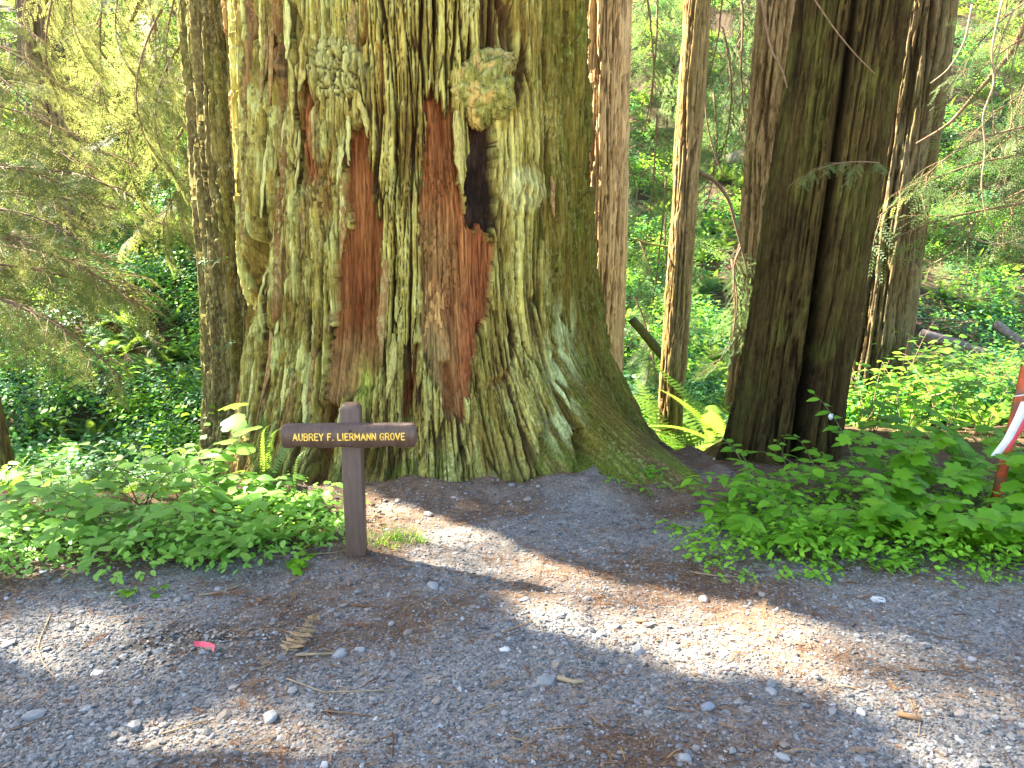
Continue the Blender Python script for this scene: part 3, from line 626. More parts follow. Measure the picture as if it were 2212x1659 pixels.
for zz in (BZ1 - .030, BZ0 + .018):
    mb = MB(); k = 12; an = np.arange(k) * 2 * math.pi / k; V = []
    for r_, y_ in ((.008, 0), (.0075, -.004), (.0045, -.006)): V += [(.006 + r_ * math.cos(t), BY + y_, zz + r_ * math.sin(t)) for t in an]
    V.append((.006, BY - .0065, zz)); mb.add(V, grid_faces(3, k, True)[:, ::-1], [(24 + i, 36, 24 + (i + 1) % k) for i in range(k)]); obj('bolt', mb.mesh('bolt', BOLT), board)

# ================================================================== FOLIAGE BUILDING BLOCKS
LEAF_L = leaf_material('broad_leaf', (.075, .20, .030), (.17, .34, .048), .38, .48, .28, None, 4)
LEAF_R = leaf_material('fresh_leaf', (.075, .225, .010), (.17, .37, .018), .42, .5, .22, None, 3)
LEAF_Y = leaf_material('sunny_leaf', (.060, .17, .018), (.12, .27, .030), .5, .5, .3)
LEAF_D = leaf_material('understory_leaf', (.022, .095, .040), (.055, .175, .060), .38, .5, .35, (.3, .8, .2))
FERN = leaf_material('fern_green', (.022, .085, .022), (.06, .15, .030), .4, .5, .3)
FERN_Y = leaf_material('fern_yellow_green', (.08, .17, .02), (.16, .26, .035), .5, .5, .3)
NEED = leaf_material('conifer_needles', (.042, .085, .024), (.105, .150, .038), .40, .55, .25, (.62, .60, .20))
NEED_D = leaf_material('hemlock_needles', (.030, .080, .036), (.075, .135, .050), .38, .55, .25, (.45, .62, .22))
GRASS = leaf_material('grass_blade', (.09, .20, .02), (.16, .30, .04), .5, .5, .3)
STEM = plain_material('green_stem', [(.3, (.06, .085, .025)), (.7, (.11, .12, .04))], 30, .6, .3)
TWIG = plain_material('brown_twig', [(.3, (.10, .060, .032)), (.7, (.20, .13, .075))], 25, .85, .2, (1, 1, 1), .3)
TWIG_P = plain_material('pale_twig', [(.3, (.19, .14, .08)), (.7, (.33, .25, .15))], 25, .8, .2, (1, 1, 1), .3)
DRY = plain_material('dry_litter', [(0, (.10, .045, .022)), (.5, (.19, .085, .036)), (1, (.36, .23, .12))], 9, .9, .15, (1, 1, 1), 0, True)

def leaf_mesh(name, mat, wid=.5, rows=6, tip=1.6, fold=.12, droop=.18, base=.9):
    t = np.linspace(0, 1, rows); hw = wid * .5 * np.sin(math.pi * np.clip(t, 0, 1) ** base) ** .8 * (1 - t ** 5 * .2); hw[0] = .012; hw[-1] = .004
    V = []; U = []
    for i in range(rows):
        for s in (-1, -.5, 0, .5, 1):
            V.append((hw[i] * s, t[i], -droop * t[i] ** 2 + fold * abs(s) * hw[i] * 2 * (1.0 - .5 * abs(s)))); U.append((s, t[i]))
    return mesh_np(name, np.array(V), grid_faces(rows, 5), None, None, mat, True, np.array(U))
def lobed_mesh(name, mat, lobes=5, depth=.42):
    pts = []; k = lobes * 6; mid = (0, .38)
    for i in range(k + 1):
        a = -math.pi / 2 + .28 + (2 * math.pi - .56) * i / k; ph = (i / k) * lobes
        r_ = .5 * (1 - depth * abs(math.sin(math.pi * ph)) ** .0 * (1 - abs(math.cos(math.pi * ph)) ** .9)) * (1 + .22 * math.sin((a + math.pi / 2) / 2)) + (.03 if i % 2 else 0)
        pts.append((mid[0] + r_ * math.cos(a), mid[1] + r_ * math.sin(a)))
    V = [(0, .30, .03)] + [(x, y, -.10 * (x * x + (y - .3) ** 2) * 2 + .015 * math.sin(9 * x)) for x, y in pts] + [(0, .02, 0)]
    T = [(0, i, i + 1) for i in range(1, len(pts))] + [(0, len(pts), len(pts) + 1), (0, len(pts) + 1, 1)]
    return mesh_np(name, np.array(V), None, T, None, mat, True, np.array([(v[0] * 2, v[1]) for v in V]))
LEAF_P = leaf_material('lobed_leaf', (.075, .225, .010), (.17, .37, .018), .42, .5, .22)
LEAF_PL = leaf_material('lobed_leaf_pale', (.085, .21, .026), (.18, .35, .045), .38, .48, .28)
LM = {'L': [leaf_mesh('leaf', LEAF_L, .56, 6, fold=.10, droop=.16), leaf_mesh('leaf', LEAF_L, .48, 6, fold=.2, droop=.30), leaf_mesh('leaf', LEAF_L, .60, 6, fold=.05, droop=.05)],
      'R': [leaf_mesh('leaf', LEAF_R, .50, 6, fold=.14, droop=.20), leaf_mesh('leaf', LEAF_R, .44, 6, fold=.22, droop=.34), leaf_mesh('leaf', LEAF_R, .54, 6, fold=.06, droop=.08)],
      'P': [lobed_mesh('leaf', LEAF_P), lobed_mesh('leaf', LEAF_P, 5, .3)], 'PL': [lobed_mesh('leaf', LEAF_PL), lobed_mesh('leaf', LEAF_PL, 3, .3)],
      'Y': [leaf_mesh('leaf', LEAF_Y, .55, 4, fold=.12, droop=.2), lobed_mesh('leaf', LEAF_Y, 3, .3)], 'D': [leaf_mesh('leaf', LEAF_D, .55, 4, fold=.12, droop=.2)]}
def stem_path(base, az, length, arch, n=9, up0=1.25):
    P = [np.array(base, float)]; el = up0; step = length / (n - 1)
    for i in range(n - 1):
        el -= arch / (n - 1); P.append(P[-1] + step * np.array([math.cos(az) * math.cos(el), math.sin(az) * math.cos(el), math.sin(el)]))
    return np.array(P)
def along(P, t):
    x = t * (len(P) - 1); i = min(int(x), len(P) - 2); f = x - i; d = P[i + 1] - P[i]
    return P[i] * (1 - f) + P[i + 1] * f, d / np.linalg.norm(d)
def leafy(name, label, cat, loc, kind, nst, L, leaf, nl, seed, group=None, arch=1.3, spread=math.pi, az0=0, up0=1.35, lsc=1.0, stem_mat=None, r0=.004):
    rg = random.Random(seed); root = thing(name, label, cat, loc, group)
    for k in range(nst):
        az = az0 + (rg.uniform(-1, 1) * spread); ln = L * rg.uniform(.6, 1.1)
        P = stem_path((rg.uniform(-.04, .04), rg.uniform(-.04, .04), -.03), az, ln, arch * rg.uniform(.7, 1.2), 9, up0 + rg.uniform(-.15, .15))
        mb = MB(); mb.tube(P, np.linspace(r0, r0 * .35, 9), 5); obj('stem', mb.mesh('stem', stem_mat or STEM), root)
        m_ = max(3, int(nl * rg.uniform(.8, 1.2)))
        for j in range(m_):
            t = .22 + .78 * (j + 1) / m_; p, d = along(P, min(t, .999)); sd = 1 if j % 2 else -1
            h = Vector(d); lat = Vector((-math.sin(az), math.cos(az), 0)) * sd
            if j == m_ - 1: dirv = h + Vector((0, 0, -.1))
            else: dirv = lat * rg.uniform(.75, 1.1) + h * rg.uniform(.3, .7)
            dirv.z = dirv.z * .35 + rg.uniform(-.25, .22)
            up = Vector((rg.uniform(-.25, .25), rg.uniform(-.45, .05), 1))
            s_ = leaf * rg.uniform(.7, 1.15) * (1 if t < .8 else .8) * lsc
            obj('leaf', rg.choice(LM[kind]), root, M=frame(p, dirv, up, rg.uniform(-.35, .35), s_))
    return root
# fern frond: rachis plus pinnae
def frond_mesh(name, mat, n=24, wid=.30, droop=.55, curl=0.0, up=.7, tri=True, sparse=1.0):
    P = []; el = up; p = np.zeros(3); m_ = n + 1; P.append(p.copy())
    for i in range(m_):
        t = i / m_; e = el - droop * 2.0 * t - curl * max(0, t - .72) * 9; p = p + np.array([0, math.cos(e), math.sin(e)]) / m_; P.append(p.copy())
    P = np.array(P); mb = MB(); V = []; T = []
    w_ = .008
    mbv = []
    for i in range(len(P)): mbv += [(-w_ * (1 - i / len(P)) - .0015, *P[i, 1:]), (w_ * (1 - i / len(P)) + .0015, *P[i, 1:])]
    mb.add(mbv, [(2 * i, 2 * i + 1, 2 * i + 3, 2 * i + 2) for i in range(len(P) - 1)])
    for i in range(2, n + 1):
        t = i / n; L = wid * .5 * (math.sin(math.pi * (t * .86 + .12)) ** .6) * (1 - .25 * t); d = P[min(i + 1, len(P) - 1)] - P[i - 1]; d /= np.linalg.norm(d) + 1e-9
        for s in (-1, 1):
            a = np.array([s, 0, 0]) + d * .28 + np.array([0, 0, -.12]); a /= np.linalg.norm(a); b_ = d * (.30 / n) * sparse
            o_ = P[i]; mb.add([o_ - b_, o_ + b_, o_ + a * L * .6 + b_ * .8, o_ + a * L + d * .01, o_ + a * L * .6 - b_ * .9], [(0, 1, 2, 4)], [(4, 2, 3)])
    return mb.mesh(name, mat)
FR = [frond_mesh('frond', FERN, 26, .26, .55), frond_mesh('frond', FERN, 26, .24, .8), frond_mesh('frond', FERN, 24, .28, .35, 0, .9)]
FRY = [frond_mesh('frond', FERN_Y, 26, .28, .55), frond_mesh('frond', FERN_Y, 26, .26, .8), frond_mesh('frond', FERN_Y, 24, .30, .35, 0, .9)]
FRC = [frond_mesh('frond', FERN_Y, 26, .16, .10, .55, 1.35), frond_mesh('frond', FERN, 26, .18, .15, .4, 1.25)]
def fern(label, loc, meshes, n, L, seed, group=None, up=0, az=None, spread=math.pi, tilt=0):
    rg = random.Random(seed); root = thing('fern', label, 'fern', loc, group)
    for k in range(n):
        a = (az + rg.uniform(-1, 1) * spread) if az is not None else (2 * math.pi * k / n + rg.uniform(-.3, .3))
        M = Matrix.Translation((0, 0, -.02)) @ Matrix.Rotation(a - math.pi / 2, 4, 'Z') @ Matrix.Rotation(tilt + rg.uniform(-.2, .25), 4, 'X') @ Matrix.Rotation(rg.uniform(-.3, .3), 4, 'Y') @ Matrix.Scale(L * rg.uniform(.7, 1.1), 4)
        obj('frond', rg.choice(meshes), root, M=M)
    return root
# conifer branch: stem + flat drooping sprays of needles, lying along +Y, length 1
def branch_meshes(seed, mat, nsec=24, droop=.35, hang=.5, needle=.013, nw=.0034, slen=.40, twl=.12, dens=1.0):
    rg = np.random.default_rng(seed); n = 14; P = [np.zeros(3)]; e = .15; az = 0
    for i in range(n):
        e -= droop / n * 2 * (.3 + i / n); az += rg.uniform(-.10, .10); P.append(P[-1] + np.array([math.sin(az) * math.cos(e), math.cos(az) * math.cos(e), math.sin(e)]) / n)
    P = np.array(P); sb = MB(); sb.tube(P, np.linspace(.0085, .0016, n + 1), 5)
    V = []
    for k in range(nsec):
        t = .06 + .94 * (k + rg.uniform(-.4, .9)) / nsec; t = min(max(t, .03), .995); o_, d = along(P, t); sd = 1 if rg.random() < .5 else -1
        lat = np.array([sd, 0, 0]) * rg.uniform(.45, 1.0) + d * rg.uniform(.4, 1.2) + np.array([0, 0, rg.uniform(-.35, .2)]); lat /= np.linalg.norm(lat)
        Ls = slen * (1.05 - .7 * t) * rg.uniform(.35, 1.2); m_ = max(3, int(Ls / .034)); p = o_.copy(); dd = lat.copy(); sp = [p.copy()]
        for j in range(m_):
            dd = dd + np.array([rg.uniform(-.08, .08), rg.uniform(-.08, .08), -hang / m_ * (.4 + j / m_)]); dd /= np.linalg.norm(dd); p = p + dd * Ls / m_; sp.append(p.copy())
            s2 = np.cross(dd, [0, 0, 1.]); s2 /= np.linalg.norm(s2) + 1e-6
            for s3 in ((-1, 1) if j < m_ - 1 else (-1, 0, 1)):
                if rg.random() < .12: continue
                tw = s2 * s3 * rg.uniform(.5, 1.0) + dd * rg.uniform(.4, .9) + np.array([0, 0, rg.uniform(-.5, .15) - hang * .25]); tw /= np.linalg.norm(tw); tl = twl * rg.uniform(.3, 1.15) * (1 - .45 * j / m_)
                q = max(3, int(tl / .0095 * dens)); up_ = np.cross(tw, s2 + [0, .01, .02]); up_ = up_ if np.linalg.norm(up_) > .05 else np.array([0, 0, 1.]); sidev = np.cross(tw, up_ / np.linalg.norm(up_))
                bend = np.array([0, 0, -.25 * hang])
                for a in range(q):
                    f_ = (a + .3) / q; c0 = p + (tw + bend * f_) * tl * f_
                    for s4 in (-1, 1):
                        nd = sidev * s4 * .8 + tw * .65 + np.array([0, 0, rg.uniform(-.2, .1)]); nd /= np.linalg.norm(nd); ln = needle * rg.uniform(.8, 1.3) * (1.1 - .5 * f_)
                        V.append((c0, c0 + nd * ln * .5 + tw * nw, c0 + nd * ln, c0 + nd * ln * .5 - tw * nw))
        sb.tube(np.array(sp), np.linspace(.0026, .0007, len(sp)), 3, False)
    V = np.array(V).reshape(-1, 3); Q = np.arange(len(V)).reshape(-1, 4)
    return sb.mesh('branch_stem', TWIG), mesh_np('sprays', V, Q, None, None, mat, False)
BR = {'G': [branch_meshes(41 + i, NEED, 36, .8, 1.0) for i in range(3)], 'A': [branch_meshes(11 + i, NEED, 36, .35, .6) for i in range(4)], 'H': [branch_meshes(21 + i, NEED_D, 28, .8, 1.2) for i in range(4)],
      'N': [branch_meshes(31 + i, NEED, 17, .45, .5, .020, .0034, .42, .15, .8) for i in range(3)]}
def branch(label, p0, p1, kind, seed, group, sc=1.0, roll=None, name='conifer_branch'):
    rg = random.Random(seed); p0 = Vector(p0); p1 = Vector(p1); d = p1 - p0; st, sp = BR[kind][seed % len(BR[kind])]
    root = thing(name, label, 'branch', (0, 0, 0), group)
    root.matrix_local = frame(p0, d, (rg.uniform(-.2, .2), rg.uniform(-.2, .2), 1), rg.uniform(-.35, .35) if roll is None else roll, d.length * sc)
    obj('branch_stem', st, root); obj('sprays', sp, root); return root

# ================================================================== GRAVEL AND LITTER (uncountable)
def pebble_mesh(seed, mat, flat=.62):
    import bmesh
    bm = bmesh.new(); bmesh.ops.create_icosphere(bm, subdivisions=1, radius=.5); rg = random.Random(seed)
    for v in bm.verts:
        k = 1 + rg.uniform(-.22, .22); v.co = Vector((v.co.x * 1.15 * k, v.co.y * .9 * k, v.co.z * flat * k))
    me = bpy.data.meshes.new('pebble'); bm.to_mesh(me); bm.free(); me.materials.append(mat)
    return me
PEB = plain_material('gravel_stone', [(0, (.068, .068, .066)), (.35, (.152, .153, .150)), (.62, (.225, .225, .218)), (.80, (.22, .17, .125)), (.95, (.22, .22, .22)), (1, (.40, .40, .38))], 40, .78, .3, (1, 1, 1), .3, True)
pm = [pebble_mesh(i, PEB, .38 + .07 * i) for i in range(5)]
rg = np.random.default_rng(90)
def sample_ground(n, ylo, yhi, seed):
    g = np.random.default_rng(seed); yy = ylo + (yhi - ylo) * g.random(n) ** 1.15; xx = (g.random(n) - .5) * 2 * (.70 * yy + .35); return xx, yy
gx, gy = sample_ground(125000, 1.75, 5.3, 91); dd = duff(gx, gy)
keep = rg.random(len(gx)) < (1.0 - .80 * dd) * (1 - .92 * sst(4.3, 5.0, gy)); gx, gy, dd = gx[keep], gy[keep], dd[keep]
sz = .0043 * np.exp(rg.normal(0, .42, len(gx))) + .0025; sz = np.where(rg.random(len(gx)) < .03, sz * 2.1, sz)
P = np.stack([gx, gy, terrain(gx, gy) + sz * .10], 1)
rot = np.stack([rg.normal(0, .25, len(gx)), rg.normal(0, .25, len(gx)), rg.random(len(gx)) * 6.28], 1)
g_ = scatter('gravel', pm, P, rot, sz * 2 * .8, rg.integers(0, 5, len(gx))); tag(g_, 'loose grey gravel covering the open ground', 'gravel')
def needle_litter(seed, L=1.0):
    g = np.random.default_rng(seed); n = 5; P = np.zeros((n, 3)); P[:, 1] = np.linspace(-.5, .5, n); P[:, 0] = .10 * np.sin(np.linspace(0, 3, n)) * g.uniform(-1, 1); P[:, 2] = .04 * g.random(n)
    mb = MB(); mb.tube(P, np.array([.012, .018, .018, .014, .006]) * g.uniform(.7, 1.5), 4); return mb.mesh('needle', DRY)
def sprig_litter(seed):
    g = np.random.default_rng(seed); mb = MB(); P = np.array([(0, y, .02 * math.sin(y * 3)) for y in np.linspace(-.5, .5, 6)]); mb.tube(P, .012, 4)
    for i in range(14):
        y = -.42 + .9 * i / 14
        for s in (-1, 1):
            a = np.array([s * .8, .6, g.uniform(0, .4)]); a *= g.uniform(.13, .22); o_ = np.array([0, y, .01]); mb.add([o_, o_ + a * .5 + [0, .018, 0], o_ + a, o_ + a * .5 - [0, .018, 0]], [(0, 1, 2, 3)])
    return mb.mesh('sprig', DRY)
lm_ = [needle_litter(i) for i in range(4)] + [sprig_litter(i) for i in range(2)]
gx, gy = sample_ground(52000, 1.75, 6.2, 95); dd = duff(gx, gy); keep = rg.random(len(gx)) < .16 + .84 * dd; gx, gy = gx[keep], gy[keep]
ln = .022 * np.exp(rg.normal(0, .55, len(gx))) + .008; ix = np.where(rg.random(len(gx)) < .06, rg.integers(4, 6, len(gx)), rg.integers(0, 4, len(gx))); ln = np.where(ix > 3, np.maximum(ln, .03) * 1.2, ln)
P = np.stack([gx, gy, terrain(gx, gy) + .004 + .004 * rg.random(len(gx))], 1); rot = np.stack([rg.normal(0, .15, len(gx)), rg.normal(0, .2, len(gx)), rg.random(len(gx)) * 6.28], 1)
l_ = scatter('needle_litter', lm_, P, rot, ln, ix); tag(l_, 'brown fallen needles and twigs strewn over the gravel', 'litter')

# ================================================================== HILLSIDE UNDERGROWTH (uncountable)
def shrub_clump(seed, kind, n=90, leaf=.085, mat=None):
    g = random.Random(seed); src = LM[kind][0]; base = np.array([v.co[:] for v in src.vertices]); F_ = np.array([p.vertices[:] for p in src.polygons]); mb = MB()
    for i in range(n):
        r_ = g.random() ** .5 * .5; a = g.uniform(0, 6.28); z = (.12 + .42 * g.random()) * (1.15 - r_); M = frame((r_ * math.cos(a), r_ * math.sin(a), z), (math.cos(a + g.uniform(-1, 1)), math.sin(a + g.uniform(-1, 1)), g.uniform(-.4, .35)), (g.uniform(-.4, .4), g.uniform(-.5, .3), 1), g.uniform(-.5, .5), leaf * g.uniform(.6, 1.2))
        V = np.array([(M @ Vector(v))[:] for v in base]); mb.add(V, F_)
    return mb.mesh('clump', mat)
def fern_clump(seed, meshes):
    g = random.Random(seed); mb = MB()
    for k in range(11):
        src = g.choice(meshes); a = 2 * math.pi * k / 11 + g.uniform(-.3, .3)
        M = Matrix.Rotation(a, 4, 'Z') @ Matrix.Rotation(g.uniform(-.15, .3), 4, 'X') @ Matrix.Scale(g.uniform(.7, 1.05), 4)
        V = np.array([(M @ v.co)[:] for v in src.vertices]); Q = [p.vertices[:] for p in src.polygons if len(p.vertices) == 4]; T = [p.vertices[:] for p in src.polygons if len(p.vertices) == 3]; mb.add(V, Q, T)
    return mb.mesh('clump', FERN)
cl = [shrub_clump(1, 'D', 110, .085, LEAF_D), shrub_clump(2, 'D', 130, .07, LEAF_D), shrub_clump(3, 'D', 90, .10, LEAF_R), fern_clump(4, FR), fern_clump(5, FR)]
g = np.random.default_rng(120); n_ = 13000
yy = 6.2 + 44 * g.random(n_) ** 1.9; xx = (g.random(n_) - .5) * 2 * (.74 * yy + 1.0)
den = fbm(xx * .35, yy * .35, 31, 3)
ok = (den + .55 * g.random(n_) > np.where(xx < 0, -.3, -.22)) & ~((xx > 4.6) & (yy > 12) & (yy < 19) & (den < -.02)) & (np.hypot(xx - CX, yy - CY) > 2.1) & ~((np.abs(xx - 2.2) < 2.8) & (yy < 6.9))
ok &= ~((xx < -1.6) & (yy < 6.4)) & ~((xx > .8) & (xx < 3.0) & (yy < 9.3)) ; xx, yy = xx[ok], yy[ok]
z_ = terrain(xx, yy); fsel = fbm(xx * .5 + 9, yy * .5, 33, 2) + .3 * (g.random(len(xx)) - .5)
idx = np.where(fsel > .12, g.integers(3, 5, len(xx)), g.integers(0, 3, len(xx)))
s_ = np.where(idx > 2, .5, .8) * g.uniform(.65, 1.25, len(xx)) * (1 + .012 * yy)
u_ = scatter('undergrowth', cl, np.stack([xx, yy, z_ - .03], 1), np.stack([g.normal(0, .12, len(xx)) + .2, g.normal(0, .12, len(xx)), g.random(len(xx)) * 6.28], 1), s_, idx)
tag(u_, 'green undergrowth of ferns and low shrubs covering the slopes behind', 'undergrowth')

# ================================================================== NEAR PLANTS
def gz(x, y): return float(terrain(x, y))
LEFT = []   # (px, py of the foot, height m, kind, leaves)
for (px, py, hgt, kd) in [(70, 1180, .30, 'L'), (150, 1165, .36, 'L'), (240, 1165, .42, 'L'), (330, 1180, .40, 'L'), (410, 1190, .36, 'L'), (490, 1200, .28, 'L'), (560, 1185, .24, 'PL'), (625, 1165, .16, 'PL'),
                          (675, 1140, .11, 'PL'), (700, 1165, .09, 'PL'), (110, 1110, .34, 'L'), (215, 1105, .44, 'L'), (310, 1100, .48, 'L'), (400, 1105, .48, 'L'), (480, 1110, .44, 'L'), (550, 1105, .36, 'L'), (20, 1150, .26, 'L'), (610, 1110, .2, 'PL')]:
    LEFT.append((px, py, hgt, kd))
front = sorted([a for a in LEFT if a[1] > 1140], key=lambda a: -a[0]); back = sorted([a for a in LEFT if a[1] <= 1140], key=lambda a: -a[0])
for nm, rowl in (('front', front), ('rear', back)):
    for i, (px, py, hgt, kd) in enumerate(rowl):
        p = ground(px, py); low = hgt < .2
        lab = ('low' if low else 'broad-leaved') + ' green plant, %s from the post in the left thicket\'s %s row' % (ORD[i], nm)
        leafy('leafy_plant', lab, 'plant', (p[0], p[1], gz(p[0], p[1])), kd, 3 if low else 5, hgt * 1.45, .122 if kd == 'L' else .10, 4 if low else 8, 500 + i * 3 + len(nm), 'broad-leaved plants left of the sign', 1.5, lsc=.75 if low else 1)
def P3(px, py, Y): return at(px, py, Y)
RIGHT = [(1560, 1140, .28, 'R'), (1620, 1175, .30, 'R'), (1690, 1185, .34, 'R'), (1760, 1180, .36, 'R'), (1830, 1185, .34, 'R'), (1905, 1180, .38, 'R'), (1975, 1185, .36, 'P'), (2045, 1180, .36, 'P'), (2110, 1180, .34, 'P'), (2180, 1185, .36, 'P'),
         (1640, 1110, .42, 'R'), (1720, 1105, .48, 'R'), (1800, 1100, .55, 'R'), (1880, 1100, .60, 'R'), (1960, 1095, .62, 'P'), (2040, 1095, .66, 'P'), (2130, 1100, .62, 'P'), (2200, 1100, .6, 'P')]
for nm, rowl in (('front', sorted([a for a in RIGHT if a[1] > 1130])), ('rear', sorted([a for a in RIGHT if a[1] <= 1130]))):
    for i, (px, py, hgt, kd) in enumerate(rowl):
        p = ground(px, py)
        lab = 'fresh green %s plant, %s from the path in the right thicket\'s %s row' % ('lobed-leaved' if kd == 'P' else 'pointed-leaved', ORD[i], nm)
        leafy('leafy_plant', lab, 'plant', (p[0], p[1], gz(p[0], p[1])), kd, 6, hgt * 1.45, .102 if kd == 'R' else .118, 10, 600 + i * 5 + len(nm), 'fresh green plants right of the path', 1.4)
for i, (px, py, L) in enumerate([(205, 712, .9), (245, 735, .8), (285, 715, .9), (225, 765, .8), (275, 760, .8), (180, 745, .8), (310, 745, .8), (255, 700, .9)]):
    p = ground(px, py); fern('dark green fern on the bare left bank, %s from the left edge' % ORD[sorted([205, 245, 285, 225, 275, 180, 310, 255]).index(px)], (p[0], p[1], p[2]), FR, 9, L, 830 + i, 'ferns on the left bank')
# sunlit shrubs behind the right thicket
SH = [(1870, 1020, 5.9, .6), (1950, 1010, 6.1, .65), (2030, 1010, 6.1, .65), (2120, 1010, 6.0, .65), (2200, 1010, 6.0, .6), (1865, 960, 6.7, .95), (1935, 950, 6.9, 1.05), (2010, 955, 7.1, 1.0), (2085, 960, 7.0, .95), (2160, 965, 6.9, .95), (1890, 900, 7.9, 1.35), (1970, 900, 8.2, 1.4), (2060, 890, 8.4, 1.3), (2150, 890, 8.4, 1.3), (2215, 930, 7.6, 1.2)]
for i, (px, py, Y_, hgt) in enumerate(SH):
    p = at(px, py, Y_); z = gz(p[0], p[1]); lab = 'yellow-green shrub, %s from the leaning tree in the bank\'s %s row' % (ORD[i % 5], ('front', 'middle', 'rear')[i // 5])
    leafy('berry_shrub', lab, 'shrub', (p[0], p[1], z), 'Y' if i % 2 == 0 else 'R', 7, hgt * 1.35, .085, 9, 700 + i, 'sunlit shrubs on the right bank', 1.1, stem_mat=TWIG)
# small plants by the root, on the path
for i, (px, py, lab, h) in enumerate([(1355, 1040, 'small bright green seedling left of its pair at the giant redwood\'s root', .12), (1432, 1032, 'taller bright green seedling against the giant redwood\'s mossy root', .20), (1395, 1062, 'low green seedling in front of the pair beside the root', .10),
                                      (1590, 1085, 'tiny green seedling on the path below the leaning tree', .07), (1488, 1150, 'single dark green sprig at the path edge by the right thicket', .10), (310, 1290, 'lone green sprig growing out of the gravel at left', .10), (655, 1215, 'small blue-green sprout at the gravel edge left of the post', .09),
                                      (1800, 1215, 'lone sprout on the gravel before the right thicket', .05), (1880, 1222, 'creeping green sprout at the gravel\'s edge below the right thicket', .06), (2105, 1205, 'spreading lobed sprout near the right edge of the gravel', .10)]):
    p = ground(px, py); leafy('seedling', lab, 'seedling', (p[0], p[1], gz(p[0], p[1])), 'R' if i not in (6, 9) else 'P', 3, h * 1.5, .062, 4, 760 + i, None, 1.4)
p = ground(452, 1085); leafy('thimbleberry', 'tall plant with big pale green maple-like leaves before the fused stem', 'plant', (p[0] - .1, p[1] + .35, gz(p[0] - .1, p[1] + .35)), 'PL', 2, .80, .20, 4, 790, None, .75, .5, R(-60))
for i, (px, py, Y_, h) in enumerate([(395, 900, 6.0, .55), (350, 960, 5.8, .5), (420, 1000, 5.5, .45), (300, 880, 6.6, .5)]):
    p = at(px, py, Y_); leafy('pale_shrub', ['pale sunlit shrub against the fused stem', 'pale sunlit shrub just left of the fused stem\'s foot', 'pale sunlit shrub behind the maple-leaved plant', 'pale sunlit shrub farthest from the fused stem'][i], 'shrub', (p[0], p[1], gz(p[0], p[1])), 'Y', 6, h * 1.6, .06, 10, 870 + i, 'pale shrubs left of the giant', 1.0, stem_mat=TWIG)
# sword ferns near the giant
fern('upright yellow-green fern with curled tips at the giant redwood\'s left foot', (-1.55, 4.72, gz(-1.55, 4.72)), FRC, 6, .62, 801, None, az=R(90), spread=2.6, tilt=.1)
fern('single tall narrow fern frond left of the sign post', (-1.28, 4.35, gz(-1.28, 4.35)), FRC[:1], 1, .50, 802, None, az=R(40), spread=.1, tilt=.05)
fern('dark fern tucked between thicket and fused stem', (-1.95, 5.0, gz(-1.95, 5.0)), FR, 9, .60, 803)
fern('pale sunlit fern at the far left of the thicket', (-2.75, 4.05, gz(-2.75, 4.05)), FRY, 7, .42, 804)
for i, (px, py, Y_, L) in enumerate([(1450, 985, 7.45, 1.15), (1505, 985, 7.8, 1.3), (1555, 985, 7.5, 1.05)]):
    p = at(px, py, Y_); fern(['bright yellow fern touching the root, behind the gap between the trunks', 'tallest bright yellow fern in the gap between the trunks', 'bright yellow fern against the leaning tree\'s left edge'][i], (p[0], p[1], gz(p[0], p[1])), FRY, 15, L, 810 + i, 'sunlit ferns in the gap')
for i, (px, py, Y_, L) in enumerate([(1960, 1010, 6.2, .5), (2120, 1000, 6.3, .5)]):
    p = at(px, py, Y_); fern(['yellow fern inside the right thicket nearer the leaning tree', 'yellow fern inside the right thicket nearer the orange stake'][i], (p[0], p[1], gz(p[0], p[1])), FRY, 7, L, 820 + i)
# grass tuft beside the post
gt = ground(855, 1170); tuft = thing('grass_tuft', 'bright tuft of grass lit by the sun beside the sign post', 'grass', (gt[0], gt[1], gz(gt[0], gt[1])))
rg_ = random.Random(5); mb = MB()
for i in range(150):
    a = rg_.uniform(0, 6.28); r_ = rg_.random() ** .6 * .13; L = rg_.uniform(.05, .13) * (1.6 if i % 17 == 0 else 1); P = stem_path((r_ * math.cos(a) * 1.3, r_ * math.sin(a) * .8, 0), rg_.uniform(0, 6.28), L, rg_.uniform(.6, 2.0), 5, 1.35)
    w2 = np.array([-(P[-1] - P[0])[1], (P[-1] - P[0])[0], 0]); w2 = w2 / (np.linalg.norm(w2) + 1e-6) * .0028; V = []
    for j, q in enumerate(P): V += [q - w2 * (1 - j / 4.4), q + w2 * (1 - j / 4.4)]
    mb.add(np.array(V), [(2 * j, 2 * j + 1, 2 * j + 3, 2 * j + 2) for j in range(4)])
o = obj('blades', mb.mesh('blades', GRASS), tuft); o['kind'] = 'stuff'
# low cover creeping along both thicket edges (uncountable small leaves)
mbs = [shrub_clump(41, 'R' if False else 'D', 26, .10, LEAF_R), shrub_clump(42, 'D', 20, .12, LEAF_L)]
pts = []
g = random.Random(77)
for i in range(170):
    if i % 2: px = g.uniform(-60, 700); py = 1195 + g.gauss(0, 14) + (22 if px < 300 else 0) - (30 if px > 600 else 0)
    else: px = g.uniform(1500, 2260); py = 1195 + g.gauss(0, 16) + .02 * (px - 1500)
    q = ground(px, py); pts.append((q[0], q[1], q[2] - .02, i % 2))
for i in range(150):
    px, py = (g.uniform(-60, 600), g.uniform(1090, 1200)) if i % 2 else (g.uniform(1620, 2260), g.uniform(1060, 1180)); q = ground(px, py); pts.append((q[0], q[1], q[2] - .02, i % 2))
for i in range(26): q = ground(g.uniform(590, 715), g.uniform(1105, 1150)); pts.append((q[0], q[1], q[2] - .02, 1))
pts = np.array(pts)
